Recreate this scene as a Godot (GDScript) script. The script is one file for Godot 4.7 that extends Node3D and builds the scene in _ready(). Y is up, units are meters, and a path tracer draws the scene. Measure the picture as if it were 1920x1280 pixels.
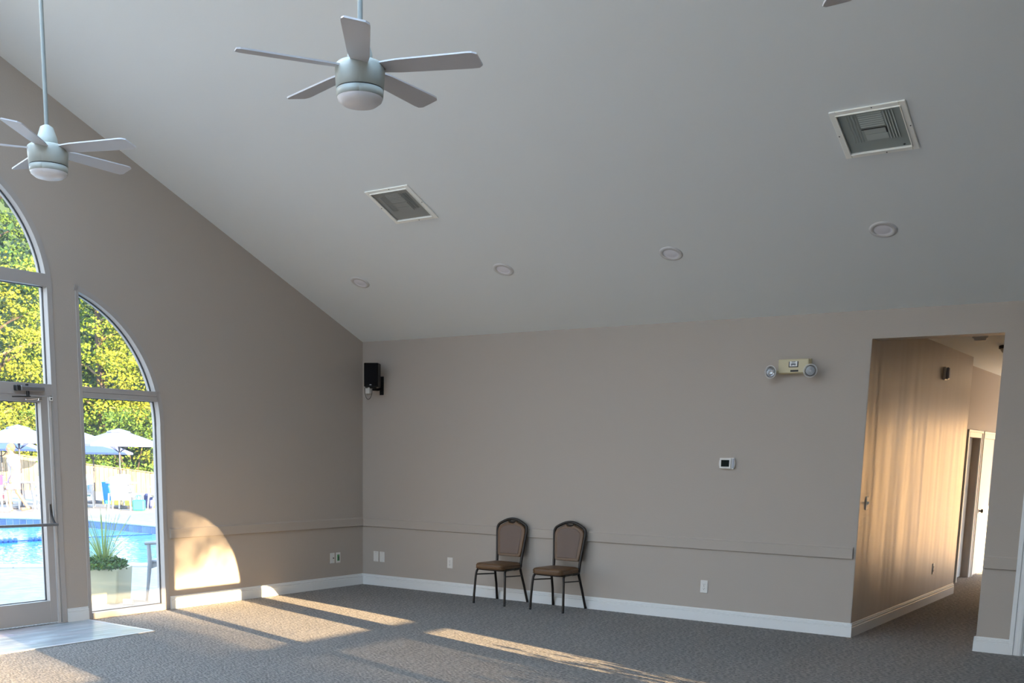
extends Node3D
# A vaulted clubhouse room with a gable wall of arched glazing onto a pool deck.
# Axes: the room's corner is the origin; the gable wall is x = 0, the chair wall is z = 0, y is up.

const H := 2.7            # eaves height
const SL := 0.4184        # rise of the ceiling per metre (about 5 in 12)
const RIDGE := 4.87
const RX := 12.2          # far end wall
const RZ := 9.74          # wall behind the camera

var rng := RandomNumberGenerator.new()
var mats := {}
var names := {}


class Mb:
	var st := SurfaceTool.new()
	var n := 0
	func _init():
		st.begin(Mesh.PRIMITIVE_TRIANGLES)
		st.set_smooth_group(-1)
	func smooth(on: bool):
		st.set_smooth_group(1 if on else -1)
	# a triangle whose outside looks along «out»
	func tri(a: Vector3, b: Vector3, c: Vector3, out: Vector3):
		if (c - a).cross(b - a).dot(out) < 0.0:
			var t := b
			b = c
			c = t
		st.add_vertex(a)
		st.add_vertex(b)
		st.add_vertex(c)
		n += 1
	func quad(a: Vector3, b: Vector3, c: Vector3, d: Vector3, out: Vector3):
		tri(a, b, c, out)
		tri(a, c, d, out)
	# a box with chamfered edges
	func box(c: Vector3, s: Vector3, bas := Basis.IDENTITY, bev := 0.0):
		var h := s / 2.0
		var k: float = minf(bev, minf(h.x, minf(h.y, h.z)) * 0.9)
		for ax in 3:
			for sg in [-1.0, 1.0]:
				var u := Vector3.ZERO
				var v := Vector3.ZERO
				var w := Vector3.ZERO
				w[ax] = sg
				u[(ax + 1) % 3] = 1
				v[(ax + 2) % 3] = 1
				var hu: float = h[(ax + 1) % 3] - k
				var hv: float = h[(ax + 2) % 3] - k
				var o: Vector3 = w * h[ax]
				quad(c + bas * (o - u * hu - v * hv), c + bas * (o + u * hu - v * hv), c + bas * (o + u * hu + v * hv), c + bas * (o - u * hu + v * hv), bas * w)
				if k > 0.0 and sg > 0.0:
					for su in [-1.0, 1.0]:
						for sv in [-1.0, 1.0]:
							var p: Vector3 = u * su * h[(ax + 1) % 3] + v * sv * hv
							var p2: Vector3 = u * su * hu + v * sv * h[(ax + 2) % 3]
							var e: Vector3 = w * (h[ax] - k)
							quad(c + bas * (p + e), c + bas * (p - e), c + bas * (p2 - e), c + bas * (p2 + e), bas * (u * su + v * sv))
		if k > 0.0:
			for sx in [-1.0, 1.0]:
				for sy in [-1.0, 1.0]:
					for sz in [-1.0, 1.0]:
						var g := Vector3(sx, sy, sz)
						var q := (h - Vector3(k, k, k))
						tri(c + bas * (g * Vector3(h.x, q.y, q.z)), c + bas * (g * Vector3(q.x, h.y, q.z)), c + bas * (g * Vector3(q.x, q.y, h.z)), bas * g)
	# box from two corners
	func span(a: Vector3, b: Vector3, bev := 0.0):
		box((a + b) / 2.0, (b - a).abs(), Basis.IDENTITY, bev)
	# a round tube along points; r may be one number or one per point
	func tube(p: PackedVector3Array, r, seg := 10, closed := false, flat := 1.0):
		smooth(true)
		var m := p.size()
		var rings := []
		var side := Vector3.ZERO
		for i in m:
			var a: Vector3 = p[(i - 1 + m) % m] if closed or i > 0 else p[0]
			var b: Vector3 = p[(i + 1) % m] if closed or i < m - 1 else p[m - 1]
			var t := (b - a).normalized()
			if side == Vector3.ZERO:
				side = t.cross(Vector3.UP if absf(t.y) < 0.9 else Vector3.RIGHT).normalized()
			side = (side - t * side.dot(t)).normalized()
			var up := t.cross(side)
			var rr: float = r[i] if r is Array or r is PackedFloat32Array else r
			var ring := PackedVector3Array()
			for k in seg:
				var an := TAU * k / seg
				ring.append(p[i] + side * cos(an) * rr * flat + up * sin(an) * rr)
			rings.append(ring)
		for i in (m if closed else m - 1):
			var r0: PackedVector3Array = rings[i]
			var r1: PackedVector3Array = rings[(i + 1) % m]
			for k in seg:
				var k2 := (k + 1) % seg
				quad(r0[k], r0[k2], r1[k2], r1[k], (r0[k] + r0[k2] + r1[k] + r1[k2]) / 4.0 - (p[i] + p[(i + 1) % m]) / 2.0)
		smooth(false)
		if not closed:
			for e in [0, m - 1]:
				var ring: PackedVector3Array = rings[e]
				var out: Vector3 = p[e] - (p[1] if e == 0 else p[m - 2])
				for k in range(1, seg - 1):
					tri(ring[0], ring[k], ring[k + 1], out)
	# turned profile of (radius, height) pairs
	func lathe(prof: Array, seg := 24, xf := Transform3D.IDENTITY, sm := true):
		smooth(sm)
		for i in prof.size() - 1:
			var a: Vector2 = prof[i]
			var b: Vector2 = prof[i + 1]
			var d := b - a
			var nr := Vector2(d.y, -d.x)
			for k in seg:
				var t0 := TAU * k / seg
				var t1 := TAU * (k + 1) / seg
				var c0 := Vector3(cos(t0), 0, sin(t0))
				var c1 := Vector3(cos(t1), 0, sin(t1))
				var cm := (c0 + c1).normalized()
				var o := xf.basis * (cm * nr.x + Vector3.UP * nr.y)
				var q := [xf * (c0 * a.x + Vector3.UP * a.y), xf * (c1 * a.x + Vector3.UP * a.y), xf * (c1 * b.x + Vector3.UP * b.y), xf * (c0 * b.x + Vector3.UP * b.y)]
				if a.x > 1e-6:
					tri(q[0], q[1], q[2] if b.x > 1e-6 else q[3], o)
				if b.x > 1e-6:
					tri(q[0], q[2], q[3], o)
		smooth(false)
	# flat polygon pushed from w = a to w = b; xf takes (u, v, w) to the world
	func extrude(poly: PackedVector2Array, a: float, b: float, xf := Transform3D.IDENTITY, sm := false):
		var idx := Geometry2D.triangulate_polygon(poly)
		for f in [a, b]:
			var o := xf.basis * Vector3(0, 0, -1 if f == minf(a, b) else 1)
			for i in range(0, idx.size(), 3):
				tri(xf * Vector3(poly[idx[i]].x, poly[idx[i]].y, f), xf * Vector3(poly[idx[i + 1]].x, poly[idx[i + 1]].y, f), xf * Vector3(poly[idx[i + 2]].x, poly[idx[i + 2]].y, f), o)
		var cw := Geometry2D.is_polygon_clockwise(poly)
		smooth(sm)
		for i in poly.size():
			var p := poly[i]
			var q := poly[(i + 1) % poly.size()]
			var d := q - p
			var nn := Vector2(d.y, -d.x) * (-1.0 if cw else 1.0)
			quad(xf * Vector3(p.x, p.y, a), xf * Vector3(q.x, q.y, a), xf * Vector3(q.x, q.y, b), xf * Vector3(p.x, p.y, b), xf.basis * Vector3(nn.x, nn.y, 0))
		smooth(false)
	# a band that follows a 2-D line, «w» wide to its left, pushed from a to b
	func band(line: PackedVector2Array, w: float, a: float, b: float, xf := Transform3D.IDENTITY):
		var left := PackedVector2Array()
		for i in line.size():
			var t := (line[mini(i + 1, line.size() - 1)] - line[maxi(i - 1, 0)]).normalized()
			left.append(line[i] + Vector2(-t.y, t.x) * w)
		for i in line.size() - 1:
			var p := PackedVector2Array([line[i], line[i + 1], left[i + 1], left[i]])
			var mid := (p[0] + p[1] + p[2] + p[3]) / 4.0
			for f in [a, b]:
				quad(xf * Vector3(p[0].x, p[0].y, f), xf * Vector3(p[1].x, p[1].y, f), xf * Vector3(p[2].x, p[2].y, f), xf * Vector3(p[3].x, p[3].y, f), xf.basis * Vector3(0, 0, -1 if f == minf(a, b) else 1))
			smooth(true)
			for e in [[0, 1], [2, 3]]:
				var m2 := (p[e[0]] + p[e[1]]) / 2.0 - mid
				quad(xf * Vector3(p[e[0]].x, p[e[0]].y, a), xf * Vector3(p[e[1]].x, p[e[1]].y, a), xf * Vector3(p[e[1]].x, p[e[1]].y, b), xf * Vector3(p[e[0]].x, p[e[0]].y, b), xf.basis * Vector3(m2.x, m2.y, 0))
			smooth(false)
		for e in [0, line.size() - 1]:
			var o2 := line[e] - line[1 if e == 0 else line.size() - 2]
			quad(xf * Vector3(line[e].x, line[e].y, a), xf * Vector3(left[e].x, left[e].y, a), xf * Vector3(left[e].x, left[e].y, b), xf * Vector3(line[e].x, line[e].y, b), xf.basis * Vector3(o2.x, o2.y, 0))
	# a profile (out, up) run along the line from p to q; «out» is the way it faces
	func run(prof: PackedVector2Array, p: Vector3, q: Vector3, out: Vector3):
		var d := (q - p)
		var mid := Vector2.ZERO
		for v in prof:
			mid += v / prof.size()
		for i in prof.size():
			var a := prof[i]
			var b := prof[(i + 1) % prof.size()]
			var m2 := Vector2(b.y - a.y, a.x - b.x)
			if m2.dot((a + b) / 2.0 - mid) < 0:
				m2 = -m2
			quad(p + out * a.x + Vector3.UP * a.y, p + out * b.x + Vector3.UP * b.y, q + out * b.x + Vector3.UP * b.y, q + out * a.x + Vector3.UP * a.y, out * m2.x + Vector3.UP * m2.y)
		var idx := Geometry2D.triangulate_polygon(prof)
		for e in [p, q]:
			for i in range(0, idx.size(), 3):
				tri(e + out * prof[idx[i]].x + Vector3.UP * prof[idx[i]].y, e + out * prof[idx[i + 1]].x + Vector3.UP * prof[idx[i + 1]].y, e + out * prof[idx[i + 2]].x + Vector3.UP * prof[idx[i + 2]].y, d * (-1.0 if e == p else 1.0))
	func mesh() -> ArrayMesh:
		st.generate_normals()
		return st.commit()


func uniq(called: String) -> String:
	if not names.has(called):
		names[called] = 0
		return called
	names[called] += 1
	return "%s_%03d" % [called, names[called]]


func obj(called: String, m, mat: Material, parent: Node3D = null) -> MeshInstance3D:
	var o := MeshInstance3D.new()
	o.mesh = m.mesh() if m is Mb else m
	o.material_override = mat
	if parent:
		o.name = called
		parent.add_child(o, true)
	else:
		o.name = uniq(called)
		add_child(o, true)
	return o


func tag(o: Node3D, label: String, category := "", group := "") -> Node3D:
	o.set_meta("label", label)
	if category:
		o.set_meta("category", category)
	if group:
		o.set_meta("group", group)
	return o


func thing(called: String, label: String, category: String, at := Transform3D.IDENTITY, group := "") -> Node3D:
	var o := Node3D.new()
	o.name = uniq(called)
	add_child(o, true)
	o.transform = at
	tag(o, label, category, group)
	return o


func copy(src: Node3D, called: String, label: String, at: Transform3D) -> Node3D:
	var o: Node3D = src.duplicate()
	o.name = uniq(called)
	add_child(o, true)
	o.transform = at
	o.set_meta("label", label)
	return o


func setting(called: String, label := "") -> Node3D:
	var o := Node3D.new()
	o.name = called
	add_child(o, true)
	o.set_meta("kind", "structure")
	if label:
		o.set_meta("label", label)
	return o


func struct(called: String, m, mat: Material, label := "", parent: Node3D = null) -> MeshInstance3D:
	var o := obj(called, m, mat, parent)
	if parent == null:
		o.set_meta("kind", "structure")
		if label:
			o.set_meta("label", label)
	return o


func lin(r: float, g: float, b: float) -> Color:
	return Color(r, g, b).linear_to_srgb()


func mk(called: String, c: Color, rough := 0.6, metal := 0.0, spec := 0.5) -> StandardMaterial3D:
	var m := StandardMaterial3D.new()
	m.resource_name = called
	m.albedo_color = c
	m.roughness = rough
	m.metallic = metal
	m.metallic_specular = spec
	mats[called] = m
	return m


func noise(seed_: int, freq: float, oct := 4, kind := FastNoiseLite.TYPE_SIMPLEX_SMOOTH) -> FastNoiseLite:
	var f := FastNoiseLite.new()
	f.seed = seed_
	f.noise_type = kind
	f.frequency = freq
	f.fractal_octaves = oct
	return f


func noise_tex(size: int, f: FastNoiseLite, ramp: Gradient = null, normal := 0.0) -> NoiseTexture2D:
	var t := NoiseTexture2D.new()
	t.width = size
	t.height = size
	t.seamless = true
	t.noise = f
	if ramp:
		t.color_ramp = ramp
	if normal > 0.0:
		t.as_normal_map = true
		t.bump_strength = normal
	return t


func grad(a: Color, b: Color, mid = null, at := 0.5) -> Gradient:
	var g := Gradient.new()
	g.set_color(0, a)
	g.set_color(1, b)
	if mid != null:
		g.add_point(at, mid)
	return g


func tri_map(m: StandardMaterial3D, scale: float, world := true):
	m.uv1_triplanar = true
	m.uv1_world_triplanar = world
	m.uv1_scale = Vector3.ONE * scale


# arc points in a plane: centre, radius, from and to angle
func arc(c: Vector2, r: float, a: float, b: float, n := 24) -> PackedVector2Array:
	var p := PackedVector2Array()
	for i in n + 1:
		var t := lerpf(a, b, float(i) / n)
		p.append(c + Vector2(cos(t), sin(t)) * r)
	return p


func rounded(w: float, h: float, r: float, n := 5) -> PackedVector2Array:
	var p := PackedVector2Array()
	for k in 4:
		var c := Vector2((w / 2 - r) * (1 if k in [0, 3] else -1), (h / 2 - r) * (1 if k < 2 else -1))
		for i in n + 1:
			var t := PI / 2 * (k + float(i) / n)
			p.append(c + Vector2(cos(t), sin(t)) * r)
	return p


func ceil_at(x: float, z: float) -> Transform3D:   # local y comes out of the sloping ceiling, local z runs down the slope
	var n := Vector3(0, -1, SL).normalized()
	return Transform3D(Basis(Vector3.RIGHT, n, Vector3.RIGHT.cross(n)), Vector3(x, H + SL * z, z))


# planes for 2-D outlines: (u, v, w) -> world
var GAB := Transform3D(Basis(Vector3(0, 0, 1), Vector3(0, 1, 0), Vector3(1, 0, 0)), Vector3.ZERO)      # u = z, v = y, w = x
var BACK := Transform3D.IDENTITY                                                                       # u = x, v = y, w = z


func _ready():
	rng.seed = 7
	setup_view()
	materials()
	room()
	gable_windows()
	far_windows()
	hallway()
	fixtures()
	fans()
	chairs()
	outside()
	trees()
	person()


func setup_view():
	var cam := Camera3D.new()
	cam.name = "camera"
	cam.projection = Camera3D.PROJECTION_FRUSTUM
	cam.keep_aspect = Camera3D.KEEP_HEIGHT
	cam.near = 0.05
	cam.far = 300.0
	var f := 1996.917
	cam.size = 1280.0 / f * cam.near
	cam.frustum_offset = Vector2((960.0 - 880.0) / f, (1185.0 - 640.0) / f) * cam.near
	cam.transform = Transform3D(Basis(Vector3(0.81076825, 0.01590563, -0.58515113), Vector3(-0.10906239, 0.98623195, -0.1243058), Vector3(0.57511758, 0.16460118, 0.80134026)), Vector3(8.1234, 1.4888, 9.1969))
	add_child(cam)
	cam.current = true

	var sky_mat := ProceduralSkyMaterial.new()
	sky_mat.sky_top_color = Color(0.70, 0.82, 0.95)
	sky_mat.sky_horizon_color = Color(0.93, 0.95, 0.95)
	sky_mat.sky_curve = 0.15
	sky_mat.ground_bottom_color = Color(0.5, 0.5, 0.48)
	sky_mat.ground_horizon_color = Color(0.7, 0.7, 0.68)
	var env := Environment.new()
	env.background_mode = Environment.BG_SKY
	env.sky = Sky.new()
	env.sky.sky_material = sky_mat
	env.background_energy_multiplier = SKY
	env.tonemap_mode = Environment.TONE_MAPPER_LINEAR
	env.tonemap_exposure = 1.58
	env.sdfgi_enabled = true
	env.ssao_enabled = true
	env.ssil_enabled = true
	var we := WorldEnvironment.new()
	we.name = "world_environment"
	we.environment = env
	add_child(we)

	# low evening sun, from beyond the end wall behind the camera
	var sun := DirectionalLight3D.new()
	sun.name = "sun"
	sun.light_color = Color(1.0, 0.86, 0.66)
	sun.light_energy = SUN
	sun.light_angular_distance = 0.15
	sun.shadow_enabled = true
	var d := Vector3(-1.0, -0.1475, -0.245).normalized()
	sun.transform = Transform3D(Basis.looking_at(d, Vector3.UP), Vector3(30, 10, 12))
	add_child(sun)

const SKY := 4.3
const SUN := 9.0


func materials():
	# painted drywall with a faint orange peel
	var peel := noise_tex(512, noise(3, 0.06, 3), null, 1.2)
	var wall := mk("wall_paint", lin(0.425, 0.375, 0.325), 0.55, 0.0, 0.4)
	wall.normal_enabled = true
	wall.normal_texture = peel
	wall.normal_scale = 0.25
	tri_map(wall, 1.6)
	var hall := mk("hall_paint", lin(0.47, 0.41, 0.35), 0.36, 0.0, 0.9)
	hall.heightmap_enabled = true      # old panels under semi-gloss paint: long upright waves
	hall.heightmap_texture = noise_tex(512, noise(5, 0.012, 3))
	hall.heightmap_scale = 1.0
	tri_map(hall, 1.0)
	hall.uv1_scale = Vector3(0.3, 0.03, 0.22)
	var ce := mk("ceiling_paint", lin(0.79, 0.83, 0.835), 0.8, 0.0, 0.3)
	ce.normal_enabled = true
	ce.normal_texture = peel
	ce.normal_scale = 0.2
	tri_map(ce, 1.6)
	mk("trim_white", lin(0.74, 0.75, 0.74), 0.35)
	mk("frame_paint", lin(0.40, 0.37, 0.345), 0.4)
	mk("frame_white", lin(0.72, 0.74, 0.77), 0.3)
	mk("gasket", lin(0.012, 0.013, 0.016), 0.5)
	mk("plate_white", lin(0.72, 0.70, 0.66), 0.35)
	mk("plate_green", lin(0.10, 0.30, 0.12), 0.5)
	mk("slot_dark", lin(0.02, 0.02, 0.02), 0.5)
	mk("fan_white", lin(0.47, 0.52, 0.49), 0.35)
	mk("rod_paint", lin(0.26, 0.29, 0.28), 0.5)
	mk("blade_white", lin(0.52, 0.52, 0.54), 0.4)
	mk("lens_white", lin(0.78, 0.78, 0.80), 0.3)
	mk("can_trim", lin(0.62, 0.62, 0.62), 0.4)
	mk("can_lens", lin(0.86, 0.86, 0.92), 0.25)
	mk("vent_white", lin(0.94, 0.94, 0.88), 0.4)
	mk("black_plastic", lin(0.006, 0.006, 0.007), 0.45, 0.0, 0.3)
	mk("black_cloth", lin(0.008, 0.008, 0.009), 0.9, 0.0, 0.2)
	mk("beige_plastic", lin(0.60, 0.53, 0.34), 0.4)
	mk("label_white", lin(0.8, 0.81, 0.82), 0.4)
	mk("label_ink", lin(0.09, 0.10, 0.12), 0.6)
	mk("chrome", lin(0.75, 0.76, 0.78), 0.15, 1.0)
	mk("steel", lin(0.30, 0.30, 0.31), 0.4, 0.8)
	mk("dark_steel", lin(0.05, 0.05, 0.052), 0.4, 0.6)
	mk("bronze", lin(0.06, 0.05, 0.04), 0.4, 0.6)
	mk("screen", lin(0.006, 0.010, 0.009), 0.5, 0.0, 0.2)
	mk("grey_plastic", lin(0.36, 0.38, 0.44), 0.4)
	# chair
	mk("chair_metal", lin(0.014, 0.010, 0.008), 0.35, 0.2)
	var vin := mk("brown_vinyl", lin(0.125, 0.062, 0.024), 0.38, 0.0, 0.5)
	vin.normal_enabled = true
	vin.normal_texture = noise_tex(256, noise(21, 0.12, 3), null, 2.0)
	vin.normal_scale = 0.3
	tri_map(vin, 8.0, false)
	var fab := mk("mauve_fabric", lin(0.20, 0.15, 0.125), 0.9, 0.0, 0.2)
	fab.normal_enabled = true
	fab.normal_texture = noise_tex(256, noise(22, 0.3, 2), null, 3.0)
	fab.normal_scale = 0.5
	tri_map(fab, 10.0, false)
	# glass
	var g := mk("glass", Color(0.95, 0.98, 1.0, 0.04), 0.0)
	g.transparency = BaseMaterial3D.TRANSPARENCY_ALPHA
	var cg := mk("clear_globe", Color(0.95, 0.97, 1.0, 0.12), 0.02)
	cg.transparency = BaseMaterial3D.TRANSPARENCY_ALPHA
	var sc := mk("insect_screen", Color(0.10, 0.10, 0.10, 0.62), 0.9)
	sc.transparency = BaseMaterial3D.TRANSPARENCY_ALPHA
	carpet()
	# vinyl planks
	for k in 4:
		var p := mk("plank_%d" % k, lin(0.50 + 0.03 * (k % 2), 0.54 + 0.02 * (k % 3), 0.58 + 0.02 * k), 0.28)
		p.albedo_texture = wood(40 + k)
		tri_map(p, 1.0)
		p.uv1_scale = Vector3(3.0, 3.0, 0.5)
		p.uv1_offset = Vector3(0.13 * k, 0, 0.37 * k)
	# outside
	var deck := mk("deck_stone", lin(0.37, 0.355, 0.345), 0.8)
	deck.albedo_texture = noise_tex(512, noise(31, 0.02, 5), grad(Color(0.82, 0.81, 0.80), Color(1, 1, 1)))
	tri_map(deck, 0.5)
	mk("coping_stone", lin(0.46, 0.46, 0.45), 0.7)
	mk("lawn", lin(0.12, 0.19, 0.05), 0.9)
	for k in 3:
		mk("pool_tile_%d" % k, lin(0.05 + 0.015 * k, 0.11 + 0.03 * k, 0.24 + 0.04 * k), 0.25)
	mk("pool_wall", lin(0.35, 0.62, 0.70), 0.5)
	var wt := mk("pool_water", lin(0.07, 0.36, 0.46), 0.08, 0.0, 0.35)
	wt.normal_enabled = true
	wt.normal_texture = noise_tex(512, noise(33, 0.02, 3), null, 4.0)
	wt.normal_scale = 0.7
	tri_map(wt, 0.35)
	wt.uv1_scale = Vector3(0.22, 0.4, 0.5)
	mk("rope_blue", lin(0.02, 0.12, 0.45), 0.4)
	for k in 4:
		var f := mk("fence_board_%d" % k, lin(0.31 + 0.025 * k, 0.235 + 0.02 * k, 0.14 + 0.015 * k), 0.8)
		f.albedo_texture = wood(60 + k)
		tri_map(f, 1.0)
		f.uv1_scale = Vector3(4.0, 0.5, 4.0)
	mk("fence_post", lin(0.20, 0.15, 0.10), 0.8)
	var cn := mk("canopy_cloth", lin(0.16, 0.20, 0.42), 0.8)
	cn.backlight_enabled = true
	cn.backlight = lin(0.05, 0.06, 0.16)
	mk("pole_metal", lin(0.10, 0.10, 0.11), 0.4, 0.6)
	mk("white_plastic", lin(0.50, 0.50, 0.50), 0.4)
	mk("resin_grey", lin(0.30, 0.33, 0.37), 0.5)
	mk("towel_blue", lin(0.02, 0.22, 0.60), 0.9)
	mk("towel_aqua", lin(0.02, 0.52, 0.66), 0.9)
	mk("towel_pale", lin(0.30, 0.62, 0.72), 0.9)
	mk("towel_pink", lin(0.80, 0.22, 0.32), 0.9)
	mk("bag_green", lin(0.02, 0.45, 0.28), 0.7)
	mk("bag_navy", lin(0.03, 0.05, 0.16), 0.7)
	mk("kerb_yellow", lin(0.75, 0.62, 0.10), 0.7)
	mk("tyre", lin(0.03, 0.03, 0.03), 0.7)
	mk("pot_cream", lin(0.47, 0.46, 0.31), 0.5)
	mk("soil", lin(0.04, 0.03, 0.02), 0.95)
	for k in 3:
		var b := mk("blade_leaf_%d" % k, lin(0.16 + 0.05 * k, 0.24 + 0.04 * k, 0.07 + 0.02 * k), 0.5)
		b.backlight_enabled = true
		b.backlight = lin(0.12, 0.18, 0.04)
	for a in [["leaf_sun", 0.21, 0.25, 0.028], ["leaf_mid", 0.08, 0.15, 0.025], ["leaf_deep", 0.035, 0.09, 0.03], ["leaf_lime", 0.19, 0.28, 0.028], ["leaf_herb", 0.06, 0.14, 0.035], ["leaf_blue", 0.06, 0.15, 0.08]]:
		var l := mk(a[0], lin(a[1], a[2], a[3]), 0.6, 0.0, 0.3)
		l.backlight_enabled = true
		l.backlight = lin(a[1] * 0.7, a[2] * 0.8, a[3] * 0.6)
		l.vertex_color_use_as_albedo = true
	var bk := mk("bark", lin(0.09, 0.065, 0.05), 0.9)
	bk.albedo_texture = noise_tex(256, noise(35, 0.05, 4), grad(Color(0.5, 0.5, 0.5), Color(1, 1, 1)))
	tri_map(bk, 1.0)
	mk("pale_bark", lin(0.20, 0.145, 0.085), 0.9)
	mk("hillside", lin(0.03, 0.06, 0.02), 0.95)
	mk("skin", lin(0.34, 0.165, 0.105), 0.5)
	mk("shirt_white", lin(0.40, 0.36, 0.37), 0.9)
	mk("shorts_lilac", lin(0.22, 0.17, 0.27), 0.9)
	mk("hair_brown", lin(0.20, 0.11, 0.06), 0.7)
	mk("render_cream", lin(0.58, 0.40, 0.20), 0.9)


func wood(sd: int) -> NoiseTexture2D:
	var f := noise(sd, 0.012, 4)
	return noise_tex(256, f, grad(Color(0.72, 0.72, 0.74), Color(1, 1, 1)))


func carpet():
	# loop pile in short wavy rows: the colour is a fleck of three yarns, the relief is computed to match
	var size := 512
	var hm := Image.create(size, size, false, Image.FORMAT_RGB8)
	var col := Image.create(size, size, false, Image.FORMAT_RGB8)
	var w1 := noise(51, 0.012, 2)
	var w2 := noise(52, 0.05, 2)
	var w3 := noise(53, 0.35, 1)
	for y in size:
		for x in size:
			# seamless by blending the noise across the borders
			var fx := float(x) / size
			var fy := float(y) / size
			var v := [0.0, 0.0, 0.0]
			for q in 4:
				var ox := -size if q % 2 else 0
				var oy := -size if q > 1 else 0
				var wgt := (fx if q % 2 else 1.0 - fx) * (fy if q > 1 else 1.0 - fy)
				v[0] += w1.get_noise_2d(x + ox, y + oy) * wgt
				v[1] += w2.get_noise_2d((x + ox) * 0.40, (y + oy) * 2.2) * wgt
				v[2] += w3.get_noise_2d(x + ox, y + oy) * wgt
			var row := sin(TAU * (16.0 * fy) + v[0] * 9.0 + v[1] * 3.0)
			var loop := 0.5 + 0.5 * sin(TAU * 64.0 * fx + v[1] * 8.0)
			var hgt := clampf(0.5 + 0.30 * row + 0.12 * (loop - 0.5) + 0.5 * v[1] + 0.28 * v[2], 0.0, 1.0)
			hm.set_pixel(x, y, Color(hgt, hgt, hgt))
			var t := clampf(0.5 + 1.5 * v[1] + 0.5 * v[2] + 0.16 * row, 0.0, 1.0)
			col.set_pixel(x, y, Color(0.36, 0.345, 0.33).lerp(Color(0.90, 0.87, 0.835), t))
	var c := mk("carpet", Color.WHITE, 0.85, 0.0, 0.4)
	c.albedo_texture = ImageTexture.create_from_image(col)
	c.heightmap_enabled = true
	c.heightmap_texture = ImageTexture.create_from_image(hm)
	c.heightmap_scale = 3.2
	c.rim_enabled = true
	c.rim = 0.75
	c.rim_tint = 0.3
	tri_map(c, 2.3)


const XL := 5.525        # hall opening
const XR := 6.514
const HOP := 2.473
const WIN := [2.751, 3.627]
const DOOR0 := 3.841
const ARCR := 1.029
const SPRING := 2.75

func quarter(inset := 0.0, flip := false) -> PackedVector2Array:   # window outline from its low foot to its tall side
	var c := Vector2(3.93, 1.70)
	var r := 1.18 - inset
	var a1 := acos((WIN[1] - inset * 0.72 - c.x) / r)
	var p := arc(c, r, PI, a1, 28)
	if flip:
		for i in p.size():
			p[i].x = 2.0 * RIDGE - p[i].x
	return p


func base_profile() -> PackedVector2Array:
	return PackedVector2Array([Vector2(0, 0), Vector2(0.016, 0), Vector2(0.016, 0.082), Vector2(0.010, 0.086), Vector2(0.010, 0.088), Vector2(0.014, 0.091), Vector2(0.014, 0.103), Vector2(0.007, 0.106), Vector2(0.007, 0.109), Vector2(0.009, 0.111), Vector2(0.008, 0.119), Vector2(0.004, 0.121), Vector2(0, 0.121)])


func rail_profile() -> PackedVector2Array:
	return PackedVector2Array([Vector2(0, 0.664), Vector2(0.013, 0.664), Vector2(0.019, 0.670), Vector2(0.019, 0.752), Vector2(0.010, 0.758), Vector2(0.008, 0.767), Vector2(0, 0.767)])


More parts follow.
